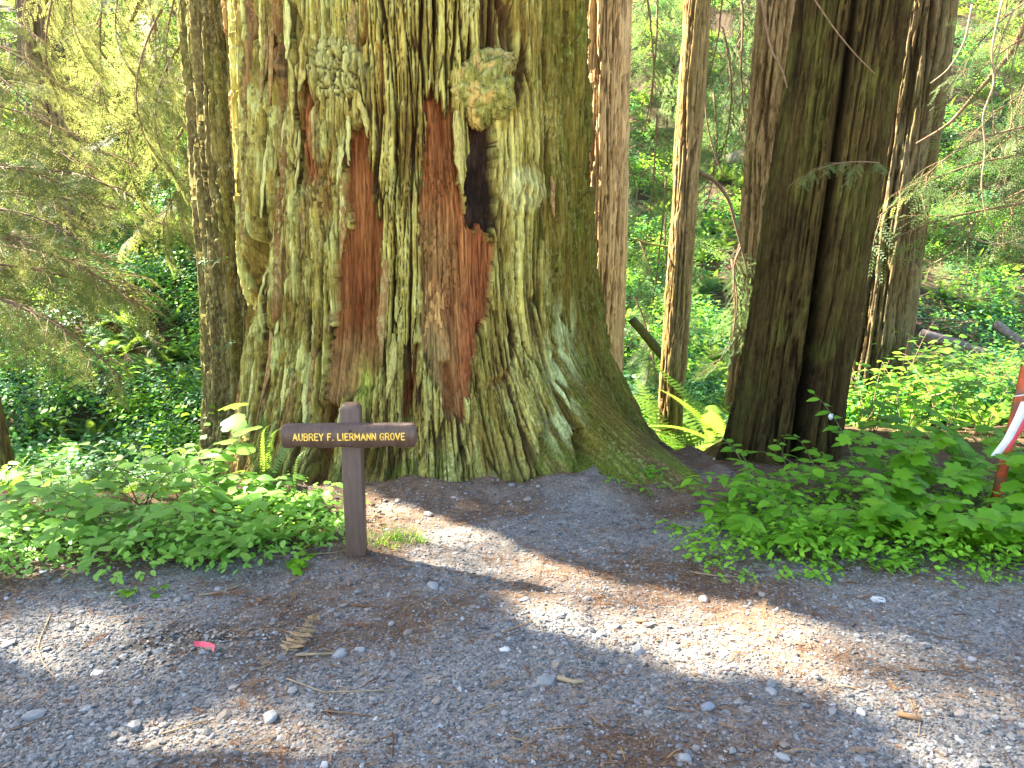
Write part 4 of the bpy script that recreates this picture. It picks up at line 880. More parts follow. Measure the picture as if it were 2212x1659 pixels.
c_ = scatter('ground_cover', mbs, pts[:, :3], np.stack([np.zeros(len(pts)), np.zeros(len(pts)), RNG.random(len(pts)) * 6.28], 1), RNG.uniform(.26, .5, len(pts)), pts[:, 3].astype(int))
tag(c_, 'low small-leaved cover creeping along both edges of the gravel', 'ground cover')

# ================================================================== CONIFER BRANCHES
LB = [  # base px,py,Y -> tip px,py,Y, kind, scale
    (-150, 200, 7.5, 150, 300, 7.2, 'A'), (-160, 330, 7.0, 190, 420, 6.9, 'A'), (-140, 380, 8.0, 330, 400, 7.6, 'A'), (-120, 440, 7.2, 250, 520, 7.0, 'A'), (-150, 480, 6.6, 230, 590, 6.5, 'A'), (-130, 560, 7.0, 270, 640, 6.8, 'A'), (-140, 600, 6.4, 300, 770, 6.4, 'A'),
    (-120, 640, 7.6, 220, 690, 7.2, 'A'), (430, 205, 9.2, 290, 420, 8.4, 'G'), (470, 60, 9.0, 300, 260, 8.2, 'G'), (420, -120, 8.6, 330, 200, 8.0, 'G'), (330, -160, 8.2, 180, 160, 7.8, 'G'), (250, -180, 8.4, 240, 230, 8.0, 'G'), (200, -160, 8.0, 90, 120, 7.6, 'G'), (440, 300, 9.6, 330, 560, 9.0, 'G'),
    (300, -60, 9.6, 400, 330, 9.4, 'G'), (180, 60, 9.8, 330, 330, 9.4, 'A'), (-100, 60, 9.0, 110, 180, 8.6, 'A'), (440, 420, 10.0, 250, 520, 9.6, 'A'), (360, 100, 10.4, 200, 420, 9.8, 'G'), (470, 140, 10.0, 400, 460, 9.6, 'G'), (-140, 120, 6.4, 60, 230, 6.4, 'A'), (-100, 520, 8.4, 350, 600, 8.0, 'A'), (90, -120, 10, 260, 160, 9.5, 'G'),
    (380, -80, 11, 250, 120, 10.5, 'A'), (450, -40, 10, 380, 250, 10, 'G'),
    (-160, 250, 8.6, 260, 350, 8.2, 'A'), (-150, 90, 8.2, 180, 250, 8.0, 'A'), (-150, 420, 9.0, 300, 470, 8.6, 'A'), (-140, 500, 9.4, 200, 560, 9.0, 'A'), (-120, 10, 7.8, 130, 90, 7.6, 'A'), (460, 330, 9.0, 280, 520, 8.6, 'G'), (420, 60, 8.0, 250, 330, 7.6, 'G'), (350, 20, 7.6, 240, 330, 7.4, 'G'), (470, 240, 8.2, 380, 480, 8.0, 'G'), (-150, 660, 7.2, 180, 760, 7.0, 'A'),
    (-150, 300, 9.6, 230, 330, 9.2, 'A'), (-140, 180, 9.8, 200, 200, 9.4, 'A'), (440, 120, 10.6, 240, 300, 10, 'G'), (300, 180, 10.8, 330, 480, 10.4, 'G'), (240, 120, 10.2, 140, 380, 9.8, 'G'), (410, 330, 10.8, 350, 600, 10.2, 'G'), (-150, 540, 10, 330, 560, 9.6, 'A'), (150, -100, 9.2, 60, 230, 8.8, 'G'), (450, -100, 9.4, 430, 200, 9.0, 'G'), (-120, 360, 10.2, 160, 480, 9.8, 'A')]
for i, a in enumerate(LB):
    side_ = 'feathery conifer branch reaching in from the left edge' if a[0] < 0 else 'feathery branch hanging left of the fused stem'
    same = [b for b in LB if (b[0] < 0) == (a[0] < 0)]; rank = sorted(range(len(same)), key=lambda k: same[k][4]); o_i = rank.index(same.index(a))
    branch('%s, its tip %s from the top' % (side_, ordinal(o_i)), at(*a[:3]), at(*a[3:6]), a[6], 900 + i, 'conifer branches at left', 1.08)
CB = [(1380, -100, 11, 1440, 260, 10.6, 'H'), (1420, -60, 12, 1400, 330, 11.5, 'H'), (1560, -150, 11, 1590, 200, 10.6, 'H'), (1600, -120, 13, 1560, 300, 12, 'H'), (1470, 120, 12.5, 1400, 420, 12, 'H'), (1420, 250, 11.4, 1390, 560, 11, 'H'), (1380, 520, 10.6, 1460, 700, 10.2, 'H'), (1370, 640, 10.4, 1450, 880, 10, 'H'),
      (1650, -80, 14, 1600, 240, 13, 'A'), (1440, 380, 11.8, 1400, 700, 11.2, 'H'), (1520, 60, 14, 1480, 380, 13, 'H'), (1580, 560, 9.2, 1590, 820, 8.8, 'H'), (1600, 520, 9.6, 1560, 740, 9.2, 'H'), (1330, 300, 13, 1430, 520, 12.5, 'H'), (1500, -160, 12, 1540, 160, 11.5, 'H'), (1640, 100, 15, 1560, 360, 14, 'A'), (1400, 700, 10.8, 1440, 960, 10, 'H'), (1560, 60, 11.5, 1600, 420, 11, 'H'), (1540, 200, 13.5, 1580, 520, 13, 'H'), (1440, 460, 13, 1410, 760, 12.4, 'H')]
for i, a in enumerate(CB):
    o_i = sorted(range(len(CB)), key=lambda k: CB[k][4]).index(i)
    branch('drooping green conifer branch between the background trunks, its tip %s from the top' % ORD[o_i], at(*a[:3]), at(*a[3:6]), a[6], 950 + i, 'conifer branches between the trunks', 1.05)
RB = [(2330, -60, 7.05, 2060, 120, 6.82, 'N'), (2320, 40, 7.2, 2010, 200, 6.97, 'N'), (2360, 120, 7.35, 2080, 280, 7.12, 'N'), (2340, 260, 7.05, 1990, 330, 6.75, 'N'), (2330, 330, 7.35, 1880, 400, 7.05, 'N'), (2350, 420, 7.2, 1920, 490, 6.9, 'N'), (2300, 380, 7.8, 2010, 520, 7.5, 'N'), (2330, 180, 8.1, 2080, 420, 7.8, 'A'), (2360, -20, 8.4, 2120, 250, 8.1, 'A'), (2350, 300, 8.25, 2100, 520, 7.95, 'A'), (2200, -160, 7.35, 2150, 120, 7.05, 'N'), (2280, -160, 8.55, 2200, 300, 8.25, 'H'), (2330, 100, 8.85, 2180, 480, 8.7, 'H')]
for i, a in enumerate(RB):
    o_i = sorted(range(len(RB)), key=lambda k: RB[k][4]).index(i)
    branch('redwood branch hanging in from the right edge, its tip %s from the top' % ORD[o_i], at(*a[:3]), at(*a[3:6]), a[6], 980 + i, 'redwood branches at the right edge', 1.05)
branch('lone small needle spray crossing the leaning trunk', at(1900, 352, 4.5), at(1730, 360, 4.4), 'N', 1001, None, 1.0, 0)
# bare twigs and limbs
def limb(name, label, pts, r0, r1, mat=TWIG, group=None, cat='branch', smoothn=5):
    P = np.array([at(*p) for p in pts]); t = np.linspace(0, len(P) - 1, (len(P) - 1) * smoothn + 1); Q = np.stack([np.interp(t, np.arange(len(P)), P[:, k]) for k in range(3)], 1)
    for _ in range(3): Q[1:-1] = (Q[:-2] + Q[1:-1] * 2 + Q[2:]) / 4
    c = Q[0].copy(); mb = MB(); mb.tube(Q - c, np.linspace(r0, r1, len(Q)), 6); return tag(obj(name, mb.mesh(name, mat), None, c), label, cat, group)
limb('bare_limb', 'curved bare limb arching down from the slender trunk', [(1510, 372, 8.0), (1545, 390, 8.0), (1575, 430, 8.0), (1590, 490, 8.0), (1605, 545, 8.0), (1615, 590, 8.0)], .022, .010)
limb('bare_limb', 'thin bare twig dropping from the curved limb', [(1600, 535, 8.0), (1585, 570, 8.0), (1586, 620, 8.0), (1590, 680, 8.0), (1580, 740, 8.0)], .010, .004)
limb('bare_limb', 'thin bare limb sweeping down from behind the slender trunk\'s top', [(1520, 40, 8.4), (1523, 180, 8.4), (1525, 260, 8.4), (1545, 340, 8.4), (1570, 390, 8.4)], .012, .006)
limb('mossy_limb', 'short mossy dead branch sticking out left of the slender trunk', [(1463, 535, 8.0), (1430, 532, 8.0), (1395, 525, 8.0), (1370, 515, 8.0)], .014, .009, plain_material('moss_branch', [(.3, (.12, .13, .03)), (.7, (.28, .26, .07))], 30, .9, .1))
limb('mossy_limb', 'dark mossy fallen limb low behind the slender trunk', [(1365, 690, 9.2), (1400, 730, 9.2), (1440, 780, 9.0), (1470, 800, 8.9)], .06, .045, plain_material('dark_moss', [(.3, (.05, .05, .018)), (.7, (.10, .11, .03))], 30, .9, .1))
limb('bare_limb', 'pale thin branch curving across the trunk at upper right', [(1645, 0, 5.2), (1655, 60, 5.2), (1665, 110, 5.2), (1690, 150, 5.2), (1700, 190, 5.2)], .010, .005)
limb('bare_limb', 'fine dead twig slanting over the leaning trunk\'s top', [(1760, 0, 5.0), (1800, 60, 5.0), (1845, 115, 5.0), (1890, 160, 5.0)], .005, .003)
rt = [[(2165, 0), (2140, 110), (2150, 180), (2120, 250), (2130, 320), (2118, 400), (2130, 470), (2165, 520), (2212, 535)], [(2100, 10), (2085, 90), (2050, 150), (2010, 180)], [(2190, 20), (2165, 80), (2140, 190), (2145, 260)], [(2040, 470), (2060, 480), (2110, 520), (2160, 530), (2220, 510)], [(2100, 480), (2085, 530), (2060, 545), (2005, 575)], [(2212, 60), (2180, 160), (2190, 260), (2160, 330), (2175, 420)], [(2150, 280), (2170, 330), (2155, 400), (2175, 450), (2212, 470)], [(2230, 200), (2190, 240), (2200, 330), (2180, 380), (2190, 440)]]
for i, l in enumerate(rt):
    limb('curly_twig', 'bare curly twig among the right branches, ' + ['longest loop of all', 'highest one slanting toward the grey trunk', 'straight one under the top edge', 'flat one along the bottom of the tangle', 'lowest one hooking toward the grey trunk', 'one nearest the right edge at the top', 'wavy one in the middle of the tangle', 'wavy one close to the right edge'][i], [(x, y, 6.7 + .1 * i) for x, y in l], .009, .0042, TWIG_P, 'curly twigs at right', 'twig')
limb('dark_limb', 'thick dark limb crossing the upper right corner', [(2230, 10, 7.2), (2190, 110, 7.2), (2110, 200, 7.3), (2050, 270, 7.4), (1980, 310, 7.4)], .026, .010, TWIG)
limb('dead_limb', 'brown bare bough drooping behind the hanging sprays left of the giant', [(440, 190, 8.8), (410, 250, 8.7), (380, 310, 8.6), (330, 370, 8.5)], .022, .010)
limb('dead_limb', 'brown bough at the top left running down among the sprays', [(310, -10, 8.4), (285, 40, 8.4), (262, 90, 8.4)], .025, .012)
limb('dead_twig', 'grey bare twig dangling in the top left corner', [(55, -5, 6.5), (48, 40, 6.5), (62, 60, 6.5), (75, 85, 6.5)], .008, .004, TWIG_P)
limb('sapling_stem', 'thin pale stem leaning across the right thicket to the stake', [(2010, 855, 6.5), (2080, 842, 6.0), (2140, 830, 5.6), (2170, 820, 5.4)], .006, .003, TWIG_P, None, 'twig')
for i, (nm, pts, r0) in enumerate([('weathered broken log on the slope above, left of the hidden trunk', [(1575, 345, 22), (1610, 330, 22.2), (1650, 312, 22.5)], .16), ('long grey fallen log on the right slope', [(1990, 722, 14.0), (2060, 740, 13.9), (2150, 772, 13.6)], .11), ('second fallen log lower down behind the stake', [(2150, 700, 14.5), (2190, 730, 14.2), (2230, 760, 14.0)], .09)]):
    limb('fallen_log', nm, pts, r0, r0 * .8, plain_material('grey_log_%d' % i, [(.3, (.11, .085, .07)), (.7, (.24, .20, .18))], 14, .9, .1, (1, 1, 1), .5), 'fallen logs', 'log')
# brush pile of dead sticks on the right slope
rg_ = random.Random(8); bp = at(2080, 660, 16.0); pile = thing('brush_pile', 'heap of dead grey-brown sticks on the right slope', 'brush pile', (bp[0], bp[1], gz(bp[0], bp[1])))
for i in range(70):
    a = rg_.uniform(-.6, .6) + (0 if rg_.random() < .7 else 1.4); x0, y0 = rg_.gauss(0, .9), rg_.gauss(0, .8); L = rg_.uniform(.4, 1.3); z0 = gz(bp[0] + x0, bp[1] + y0) - pile.location.z + rg_.uniform(.02, .25); mb = MB()
    mb.tube([(x0 - L / 2 * math.cos(a), y0 - L / 2 * math.sin(a), z0 + rg_.uniform(-.1, .1)), (x0, y0, z0 + rg_.uniform(0, .08)), (x0 + L / 2 * math.cos(a), y0 + L / 2 * math.sin(a), z0 + rg_.uniform(-.1, .1))], [.016, .013, .006], 4); obj('stick', mb.mesh('stick', TWIG_P if i % 3 == 0 else TWIG), pile)

# ================================================================== STAKE, TAG, SCRAPS, STONES, STICKS
sp0 = ground(2135, 1130); Ys = sp0[1] + .05; A = np.array(at(2135, 1125, Ys)); B = np.array(at(2212, 790, Ys + .02))
ORG = plain_material('orange_stake_paint', [(.35, (.20, .10, .055)), (.52, (.42, .085, .03)), (.7, (.55, .12, .04))], 22, .8, .2, (1, 1, .6), .3)
stake = thing('survey_stake', 'leaning orange-painted stake with flagging at the right edge', 'stake', tuple(A - np.array([0, 0, .15])))
d = B - A; L = np.linalg.norm(d) + .15; M = frame((0, 0, 0), d, (0, -1, 0)); mb = MB(); mb.box((-.024, 0, -.012), (.024, L, .012)); o = obj('stake_shaft', mb.mesh('stake_shaft', ORG, False), stake, M=M)
def ribbon(name, parent, pts, wd, mat):
    P = np.array([at(*p) for p in pts]) - np.array(parent.location); V = []
    for i, q in enumerate(P): V += [q + [-wd / 2, 0, .003 * i], q + [wd / 2, -.004 * (i % 2), .006 + .003 * i], q + [wd / 2, .0015 - .004 * (i % 2), .006 + .003 * i], q + [-wd / 2, .0015, .003 * i]]
    return obj(name, mesh_np(name, np.array(V), grid_faces(len(P), 4, True), None, None, mat, False), parent)
WHT = plain_material('white_flagging', [(.3, (.62, .62, .60)), (.7, (.75, .75, .73))], 20, .5, .4); PNK = plain_material('red_flagging', [(.3, (.62, .06, .09)), (.7, (.75, .09, .12))], 20, .5, .4)
ribbon('white_flag', stake, [(2216, 868, Ys - .05), (2200, 905, Ys - .06), (2178, 950, Ys - .07), (2150, 988, Ys - .07)], .052, WHT); ribbon('red_flag', stake, [(2215, 880, Ys - .03), (2205, 920, Ys - .035), (2186, 955, Ys - .04), (2168, 976, Ys - .04)], .050, PNK)
mb = MB(); q0 = at(2197, 853, Ys) - np.array(stake.location); mb.tube([q0 + [-.028, -.016, -.004], q0 + [0, -.02, 0], q0 + [.03, -.016, .004]], .003, 5); obj('wire_tie', mb.mesh('wire_tie', WHT), stake)
# white marker on the leaning tree
r_ = ray(1795, 900); t_ = 3.0
tg = at(1795, 900, 5.20); mb = MB(); k = 10; an = np.arange(k) * 6.283 / k; V = [(.017 * math.cos(t) * (1 + .15 * math.sin(3 * t)), 0, .024 * math.sin(t)) for t in an] + [(.015 * math.cos(t), -.05 + .06, .02 * math.sin(t)) for t in an]
V = V + [(0, -.004, 0)]; mb.add(V, [(i, (i + 1) % k, k + (i + 1) % k, k + i) for i in range(k)], [(i, 2 * k, (i + 1) % k) for i in range(k)]); tag(obj('tree_tag', mb.mesh('tree_tag', WHT), None, tg), 'small white tag fixed to the leaning trunk', 'tag')
# pale board and dark log at the gap
p0, p1 = at(1522, 1024, 5.75), at(1562, 1012, 6.1); mb = MB(); M = frame((0, 0, 0), p1 - p0); mb.box((-.03, -.03, 0), (.03, float(np.linalg.norm(p1 - p0)) + .05, .022)); o = obj('pale_board', mb.mesh('pale_board', plain_material('weathered_board', [(.3, (.38, .38, .35)), (.7, (.55, .55, .52))], 20, .8, .2), False), None); M.translation = Vector((p0[0], p0[1], gz(p0[0], p0[1]) + .012)); o.matrix_local = M; tag(o, 'pale weathered board lying in the gap between giant root and leaning tree', 'board')
limb('dark_log', 'dark rotting log lying across the gap below the yellow ferns', [(1490, 992, 6.2), (1530, 1000, 6.15), (1575, 1008, 6.1)], .045, .05, plain_material('rotten_log', [(.3, (.035, .028, .018)), (.7, (.075, .06, .035))], 18, .9, .1, (1, 1, 1), .5), None, 'log')
STN = [(935, 1268, .042, 'pale flat oval stone left of the sunlit strip, below the sign'), (735, 1417, .045, 'long grey stone at the end of the dead twig'), (778, 1405, .028, 'small grey stone touching the long grey stone'), (585, 1552, .042, 'round pale stone in the lower left gravel'), (1133, 1297, .026, 'small pale stone on the shaded side of the strip\'s edge'), (1455, 1398, .030, 'pale stone just below the brightest sun patch'),
       (1520, 1298, .040, 'brown-grey stone on the upper edge of the sunlit strip'), (1895, 1298, .040, 'white chipped stone right of the strip in shade'), (1645, 1285, .026, 'small round grey stone right of the brown-grey one'), (1530, 1530, .034, 'rounded blue-grey stone in the lower middle gravel'), (1380, 1520, .028, 'dull grey stone left of the rounded blue-grey one'), (845, 1348, .020, 'grey pebble below the flat oval stone'),
       (1090, 1405, .026, 'white crumpled stone chip in the middle gravel'), (1665, 1495, .030, 'flat pale stone under the strip\'s lower edge'), (1140, 1080, .036, 'tan stone lying at the foot of the giant redwood'), (980, 1076, .024, 'blue-grey pebble left of the tan stone at the trunk'), (860, 1083, .030, 'reddish pebble at the trunk foot nearest the post'), (1100, 1085, .022, 'light pebble right beside the tan stone'), (470, 1275, .026, 'grey stone at the thicket edge'), (265, 1420, .024, 'small stone on the churned soil'),
       (1475, 1640, .034, 'stone at the bottom edge, centre right'), (1860, 1540, .026, 'white stone near the lower right sun patch'), (2075, 1545, .032, 'pale stone by the red bark chip'), (670, 1490, .024, 'grey stone in the gravel below the dry frond'), (1195, 1465, .02, 'small bluish stone in the centre gravel')]
SM = [plain_material('stone_%d' % i, [(.3, a), (.7, b_)], 18, .75, .3, (1, 1, 1), .3) for i, (a, b_) in enumerate([((.20, .20, .20), (.30, .30, .29)), ((.22, .18, .15), (.32, .27, .23)), ((.15, .17, .20), (.24, .26, .28)), ((.42, .42, .40), (.6, .6, .58))])]
def stone_mesh(seed, mat):
    import bmesh
    bm = bmesh.new(); bmesh.ops.create_icosphere(bm, subdivisions=3, radius=.5); rr_ = random.Random(seed); o_ = Vector((rr_.uniform(0, 9), rr_.uniform(0, 9), 0))
    for v in bm.verts:
        k = 1 + .28 * float(pn(v.co.x * 2 + o_.x, v.co.y * 2 + v.co.z + o_.y, 5)) + .08 * float(pn(v.co.x * 6 + o_.x, v.co.y * 6 + v.co.z * 3, 6)); v.co = Vector((v.co.x * 1.35 * k, v.co.y * .9 * k, v.co.z * .6 * k))
    for f in bm.faces: f.smooth = True
    me = bpy.data.meshes.new('stone'); bm.to_mesh(me); bm.free(); me.materials.append(mat); return me
for i, (px, py, s_, lab) in enumerate(STN):
    p = ground(px, py); mi = 3 if 'white' in lab else 1 if ('tan' in lab or 'brown' in lab or 'red' in lab) else 2 if 'blue' in lab else 0
    o = obj('stone', stone_mesh(i, SM[mi]), None, (p[0], p[1], p[2] + s_ * .12), (0, 0, (i * 1.9) % 3.1 - 1), s_ * 1.25); tag(o, lab, 'stone', 'larger stones on the gravel')
STK = [[(640, 1420), (680, 1418), (728, 1416)], [(560, 1450), (600, 1432), (640, 1400)], [(110, 1330), (80, 1400), (95, 1440), (130, 1478)], [(0, 1590), (60, 1570), (130, 1545)], [(430, 1290), (470, 1285), (520, 1268)], [(1375, 1345), (1400, 1350)], [(1205, 1470), (1240, 1480), (1262, 1478)], [(1265, 1245), (1300, 1240), (1345, 1238)], [(1940, 1548), (1990, 1562)], [(1690, 1190), (1760, 1188)], [(1500, 1240), (1540, 1246), (1600, 1250)],
       [(620, 1470), (700, 1500), (850, 1495)], [(1180, 1580), (1260, 1572)], [(1960, 1362), (2010, 1375), (2100, 1395)], [(590, 1205), (680, 1200), (740, 1195)], [(930, 1230), (1000, 1240), (1040, 1250)], [(350, 1590), (450, 1560)], [(700, 1540), (800, 1550), (850, 1555)], [(1060, 1380), (1110, 1360), (1150, 1345)], [(1210, 1210), (1290, 1222)]]
SKL = ['pale dead twig ending at the long grey stone', 'bent dry twig at the foot of the dry brown frond', 'curved straw-coloured twig on the left gravel', 'long dark twig at the left bottom corner', 'flat grey stick below the thicket', 'stubby brown bark stick on the sunlit strip', 'short thick pale stick in the middle of the gravel', 'dark thin stick at the strip\'s upper edge', 'curled red bark chip at lower right', 'thin stick along the front of the right thicket', 'thin dark twig in the shade above the strip',
       'long fine twig curving through the lower left gravel', 'fine straw on the lower middle gravel', 'pale stalk right of the sun patch', 'dark twig lying left of the post base', 'mossy twig on the shaded ground right of the post', 'slanting straw in the lower left sun patch', 'fine straw right of the round pale stone', 'dark twig below the strip in the centre', 'red-brown twig on the upper strip']
for i, (l, lab) in enumerate(zip(STK, SKL)):
    P = np.array([ground(*q) for q in l]) + [0, 0, .006]; c0 = P[0].copy(); thick = .010 if i in (5, 6, 8) else .006 if i in (0, 4) else .0032
    if len(P) > 2: t = np.linspace(0, len(P) - 1, 9); P = np.stack([np.interp(t, np.arange(len(P)), P[:, k]) for k in range(3)], 1)
    mb = MB(); mb.tube(P - c0 + [0, 0, thick * .6], np.linspace(thick, thick * .7, len(P)), 6); tag(obj('fallen_twig', mb.mesh('fallen_twig', [TWIG_P, TWIG_P, TWIG_P, TWIG, TWIG_P, TWIG, TWIG_P, TWIG, DRY, TWIG][i % 10]), None, c0), lab, 'twig', 'twigs fallen on the gravel')
# dead brown frond and sprigs
DF = frond_mesh('frond', plain_material('dead_frond', [(.3, (.19, .12, .06)), (.7, (.34, .23, .12))], 20, .9, .1), 18, .42, .25, .1, .35)
_jit = np.random.default_rng(4)
for v_ in DF.vertices: v_.co += Vector(_jit.normal(0, .016, 3)) * (1 if abs(v_.co.x) > .02 else .3)
p = ground(612, 1420); o = obj('dead_frond', DF, None, (p[0], p[1], p[2] + .006), (0, R(4), R(-14)), .30); tag(o, 'curled dry brown fern frond lying left of the long grey stone', 'frond')
for i, (px, py, s_, rz, lab) in enumerate([(205, 1390, .12, -.3, 'rust-coloured dead redwood sprig on the left gravel'), (545, 1480, .10, -1.2, 'dead redwood sprig left of centre beside the churned soil'), (715, 1545, .12, -.4, 'dead redwood sprig below the dry frond'), (1075, 1480, .10, -.9, 'brown dead sprig in the middle gravel'), (490, 1288, .16, -1.4, 'pale dead leafy sprig in front of the left thicket')]):
    p = ground(px, py); tag(obj('dead_sprig', lm_[4 + i % 2], None, (p[0], p[1], p[2] + .010), (0, .1, rz), s_), lab, 'sprig', 'dead sprigs on the gravel')
p = ground(438, 1405); mb = MB(); mb.add([(-.032, 0, .02), (-.02, .005, .012), (0, 0, .016), (.03, -.004, .008), (.05, -.02, .004), (.05, -.005, .026), (.028, .01, .026), (0, .014, .03), (-.022, .018, .028), (-.034, .012, .034)], [(0, 1, 8, 9), (1, 2, 7, 8), (2, 3, 6, 7), (3, 4, 5, 6)])
tag(obj('ribbon_scrap', mb.mesh('ribbon_scrap', PNK, False), None, tuple(p)), 'scrap of pinkish-red ribbon on the churned soil', 'ribbon')
p = ground(208, 1458); mb = MB(); mb.add([(-.02, -.012, .004), (.02, -.016, .006), (.024, .014, .012), (-.016, .018, .010)], [(0, 1, 2, 3)]); tag(obj('paper_scrap', mb.mesh('paper_scrap', WHT, False), None, tuple(p)), 'small pale paper scrap on the left gravel', 'scrap')
# small plants rooted on the trunk
for i, (px, py, lab) in enumerate([(445, 575, 'white-lit leafy sprig growing from the fused stem'), (478, 760, 'small twiggy sprig lower down in the cleft of the giant redwood')]):
    p = at(px, py, 6.0); leafy('trunk_sprig', lab, 'sprig', tuple(p), 'D', 4, .16, .045, 5, 850 + i, None, 1.0)

# ================================================================== ADDED SHADE TREES (unseen crowns shaped to break the sun into patches)
CROWN = leaf_material('crown_foliage', (.035, .085, .02), (.07, .14, .03), .25, .6, .2)
STREAK = [(800, 1085), (900, 1115), (960, 1130), (1060, 1165), (1170, 1215), (1300, 1262), (1450, 1290), (1600, 1315), (1750, 1350), (1900, 1370), (2050, 1410), (2150, 1450), (2260, 1500), (2260, 1650), (2100, 1600), (1950, 1550), (1800, 1500), (1700, 1455), (1550, 1450), (1450, 1440), (1380, 1400), (1290, 1380), (1180, 1345), (1120, 1300), (1090, 1270), (1000, 1250), (930, 1225), (870, 1200), (800, 1190)]
COREB = [(1570, 1375, 190, 44), (1000, 1150, 110, 24), (1190, 1232, 110, 18), (850, 1120, 100, 26)]
SOFT = [(130, 1400, 240, 80, 1.2), (480, 1580, 270, 60, 1.2), (2120, 1590, 170, 60, 2.2), (620, 1115, 180, 45, .5), (100, 1150, 170, 80, .8), (330, 1040, 180, 60, 1.3)]
def shade_maps(x, y):
    """sharp = wanted leaf cover of the near crowns (0..1), soft = optical depth wanted from the far, high crowns"""
    px, py = project(np.stack([x, y, np.zeros_like(x)], -1)); vis = y > 1.2
    st = vis & inpoly(px, py, STREAK); low = vis & (py > 1275) & (px < 1000 + .0 * py) & ~st & (px < 640 + (py - 1275) * .9)
    deep = low & (py > 1310) & (px < 560 + (py - 1275) * .9); sharp = np.where(st | deep, 0., 1.); soft = np.where(st, .95 + 1.2 * sst(1700, 2100, px), np.where(low, 4.0, 0.))
    for cx, cy_, a, b_ in COREB: soft = np.where(st & (((px - cx) / a) ** 2 + ((py - cy_) / b_) ** 2 < 1), .12, soft)
    for cx, cy_, a, b_, v in SOFT:
        e = vis & (((px - cx) / a) ** 2 + ((py - cy_) / b_) ** 2 < 1); sharp = np.where(e, 0, sharp); soft = np.where(e & ~st, v, soft)
    return sharp, soft
g = np.random.default_rng(404); n_ = 85000
x = g.uniform(-6.5, 5.5, n_); y = g.uniform(1.2, 6.6, n_); k = np.ones(n_)
for a in np.arange(9) * math.pi / 4: k = np.minimum(k, shade_maps(x + (.075 * math.cos(a) if a < 6.2 else 0), y + (.075 * math.sin(a) if a < 6.2 else 0))[0])
k = np.where((x < -1.7) & (y > 4.9 + .2 * pn(x * 2, y * 2, 6)), np.minimum(k, .10), k)
q = .887 * (CY - y) - .461 * (x - CX)            # distance of the sun ray from the giant's axis
ok = (g.random(n_) < k) & (q > 1.30 + .12 * pn(x * 1.5, y * 1.5, 3)); x, y = x[ok], y[ok]; t = g.uniform(8.5, 12.5, len(x)); hl = g.uniform(.045, .075, len(x))
n2_ = 60000; x2 = g.uniform(-6.5, 5.5, n2_); y2 = g.uniform(1.2, 5.6, n2_); od = shade_maps(x2, y2)[1]; fr_ = np.zeros(n2_)
for a in np.arange(8) * math.pi / 4: fr_ = np.maximum(fr_, shade_maps(x2 + .08 * math.cos(a), y2 + .08 * math.sin(a))[1])
od = np.where(od == 0, fr_, od)
per = .0030; dens_ = n2_ / (12 * 4.4); ok = g.random(n2_) < od * .68 / (dens_ * per); x2, y2 = x2[ok], y2[ok]
near_n = len(x); x = np.concatenate([x, x2]); y = np.concatenate([y, y2]); t = np.concatenate([t, g.uniform(20, 27, len(x2))]); hl = np.concatenate([hl, np.full(len(x2), .052)])[:, None]
C0 = np.stack([x, y, np.zeros(len(x))], 1) + S[None] * t[:, None]
a1 = g.normal(size=C0.shape); a1 /= np.linalg.norm(a1, axis=1)[:, None]; a2 = np.cross(a1, g.normal(size=C0.shape)); a2 /= np.linalg.norm(a2, axis=1)[:, None]
far_ = np.arange(len(x)) >= near_n; half = (C0[:, 0] < np.median(C0[:near_n, 0])) & ~far_
for nm, m_, lab, tx, ty in (('shade', far_, 'added tall tree far beyond the left edge, highest crown, shaped to soften sun patches', -15.5, 10.5), ('shade', half, 'added leafy tree beyond the left edge, farther one, crown shaped to shade the gravel', -9.6, 6.4), ('shade', ~half & ~far_, 'added leafy tree beyond the left edge, nearer one, crown shaped to shade the gravel', -7.2, 4.6)):
    V = np.stack([C0[m_] - a1[m_] * hl[m_] * 1.4, C0[m_] + a2[m_] * hl[m_] * .8, C0[m_] + a1[m_] * hl[m_] * 1.4, C0[m_] - a2[m_] * hl[m_] * .8], 1).reshape(-1, 3)
    z0 = gz(tx, ty); t_ = thing('added_shade_tree', lab, 'tree', (tx, ty, z0), 'added shade trees')
    child('crown', mesh_np('crown', V, np.arange(len(V)).reshape(-1, 4), None, None, CROWN, False), t_)
    mb = MB(); mb.tube([(0, 0, -.4), (.05, 0, 2), (.1, .1, 5), (.2, .2, 9)] + ([(.2, .2, 13), (.2, .2, 18)] if tx < -12 else []), [.24, .19, .14, .05] if tx >= -12 else [.36, .32, .27, .2, .12, .04], 12)
    for a, zz in ((.4, 5), (1.5, 5.6), (2.6, 6.2), (3.9, 5.3), (5.2, 6.6), (.9, 7)): mb.tube([(.1, .1, zz), (1.1 * math.cos(a), 1.1 * math.sin(a), zz + .8), (2.4 * math.cos(a), 2.4 * math.sin(a), zz + 1.4)], [.06, .04, .015], 6)
    obj('trunk', mb.mesh('trunk', TWIG), t_)
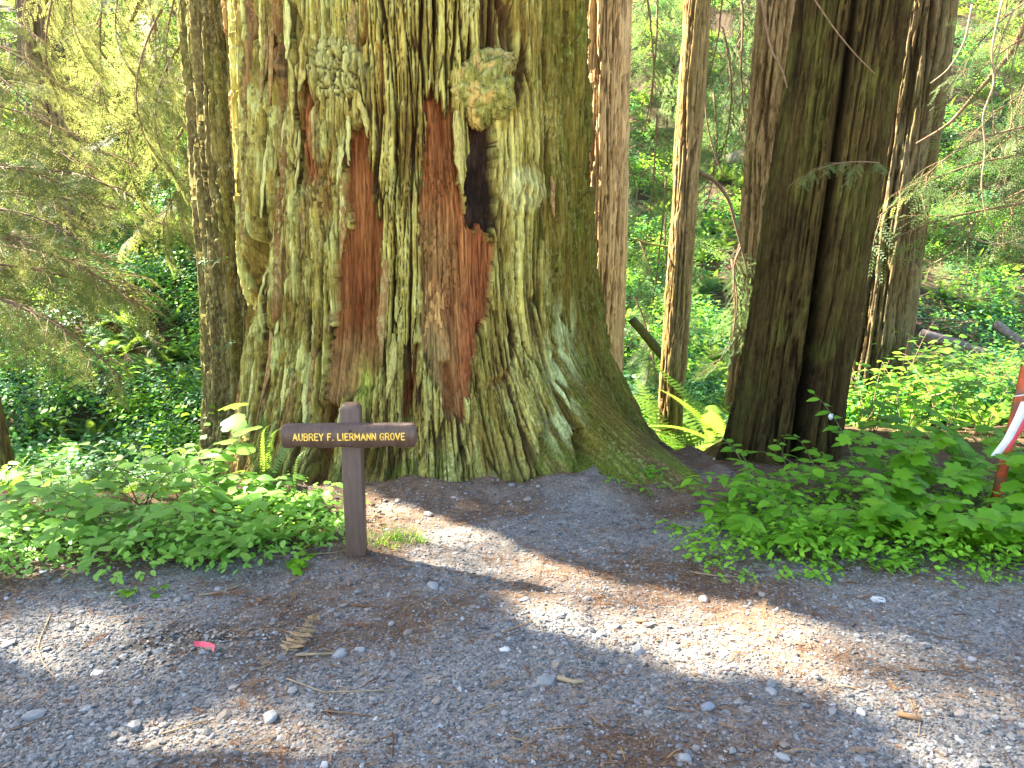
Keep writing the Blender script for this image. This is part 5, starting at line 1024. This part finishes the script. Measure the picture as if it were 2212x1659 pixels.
# crowns added over the slopes: unseen leaf masses that shade them, broken for sun patches
g = np.random.default_rng(505); n_ = 75000
x = g.uniform(-24, 24, n_); y = 9.2 + 27 * g.random(n_); kk = fbm(x * .42, y * .42, 71, 3) + .28
kk = np.where((x < -1.5) & (y > 10.2), kk + .12, kk)
ok = (g.random(n_) < sst(-.02, .32, kk)) & (np.abs(x) < .8 * y + 4); x, y = x[ok], y[ok]; t = g.uniform(12.5, 17, len(x)); C0 = np.stack([x, y, terrain(x, y, False)], 1) + S[None] * t[:, None]
ok = (C0[:, 2] - EYE) / C0[:, 1] > .31; C0 = C0[ok]
a1 = g.normal(size=C0.shape); a1 /= np.linalg.norm(a1, axis=1)[:, None]; a2 = np.cross(a1, g.normal(size=C0.shape)); a2 /= np.linalg.norm(a2, axis=1)[:, None]; hl = g.uniform(.09, .15, len(C0))[:, None]
mb = MB(); mb.tube([(0, 0, -.6), (0, 0, 4), (.1, 0, 9), (.1, 0, 15)], [.34, .27, .2, .06], 14)
for a, zz in ((.4, 8), (1.5, 9), (2.6, 10), (3.9, 8.5), (5.2, 11), (.9, 12), (3.1, 12.5)): mb.tube([(.1, 0, zz), (1.6 * math.cos(a), 1.6 * math.sin(a), zz + .8), (3.6 * math.cos(a), 3.6 * math.sin(a), zz + 1.2)], [.08, .05, .015], 6)
trk = mb.mesh('trunk', TWIG)
HT = [(-3.6, 15.5), (-.6, 20), (-5.5, 22), (.8, 26), (-8.0, 28), (-2.2, 32), (-17, 15), (-21, 22), (-25, 30), (-14.5, 12.5)]
own = np.argmin(np.stack([np.hypot(C0[:, 0] - hx, C0[:, 1] - hy) for hx, hy in HT]), 0)
nh = nl_ = 0
for i, (x, y) in enumerate(HT):
    z0 = gz(x, y); hid = x / y > -.4
    if hid: lab = 'shade tree added on the slope, unseen behind the giant redwood, %s by distance' % ORD[sorted(a[1] for a in HT if a[0] / a[1] > -.4).index(y)]
    else: lab = 'shade tree added on the slope, unseen beyond the left edge, %s by distance' % ORD[sorted(a[1] for a in HT if a[0] / a[1] <= -.4).index(y)]
    t_ = thing('added_hillside_tree', lab, 'tree', (x, y, z0), 'added shade trees on the slope'); obj('trunk', trk, t_); m_ = own == i
    V = np.stack([C0[m_] - a1[m_] * hl[m_] * 1.4, C0[m_] + a2[m_] * hl[m_] * .8, C0[m_] + a1[m_] * hl[m_] * 1.4, C0[m_] - a2[m_] * hl[m_] * .8], 1).reshape(-1, 3)
    if len(V): child('crown', mesh_np('crown', V, np.arange(len(V)).reshape(-1, 4), None, None, CROWN, False), t_)
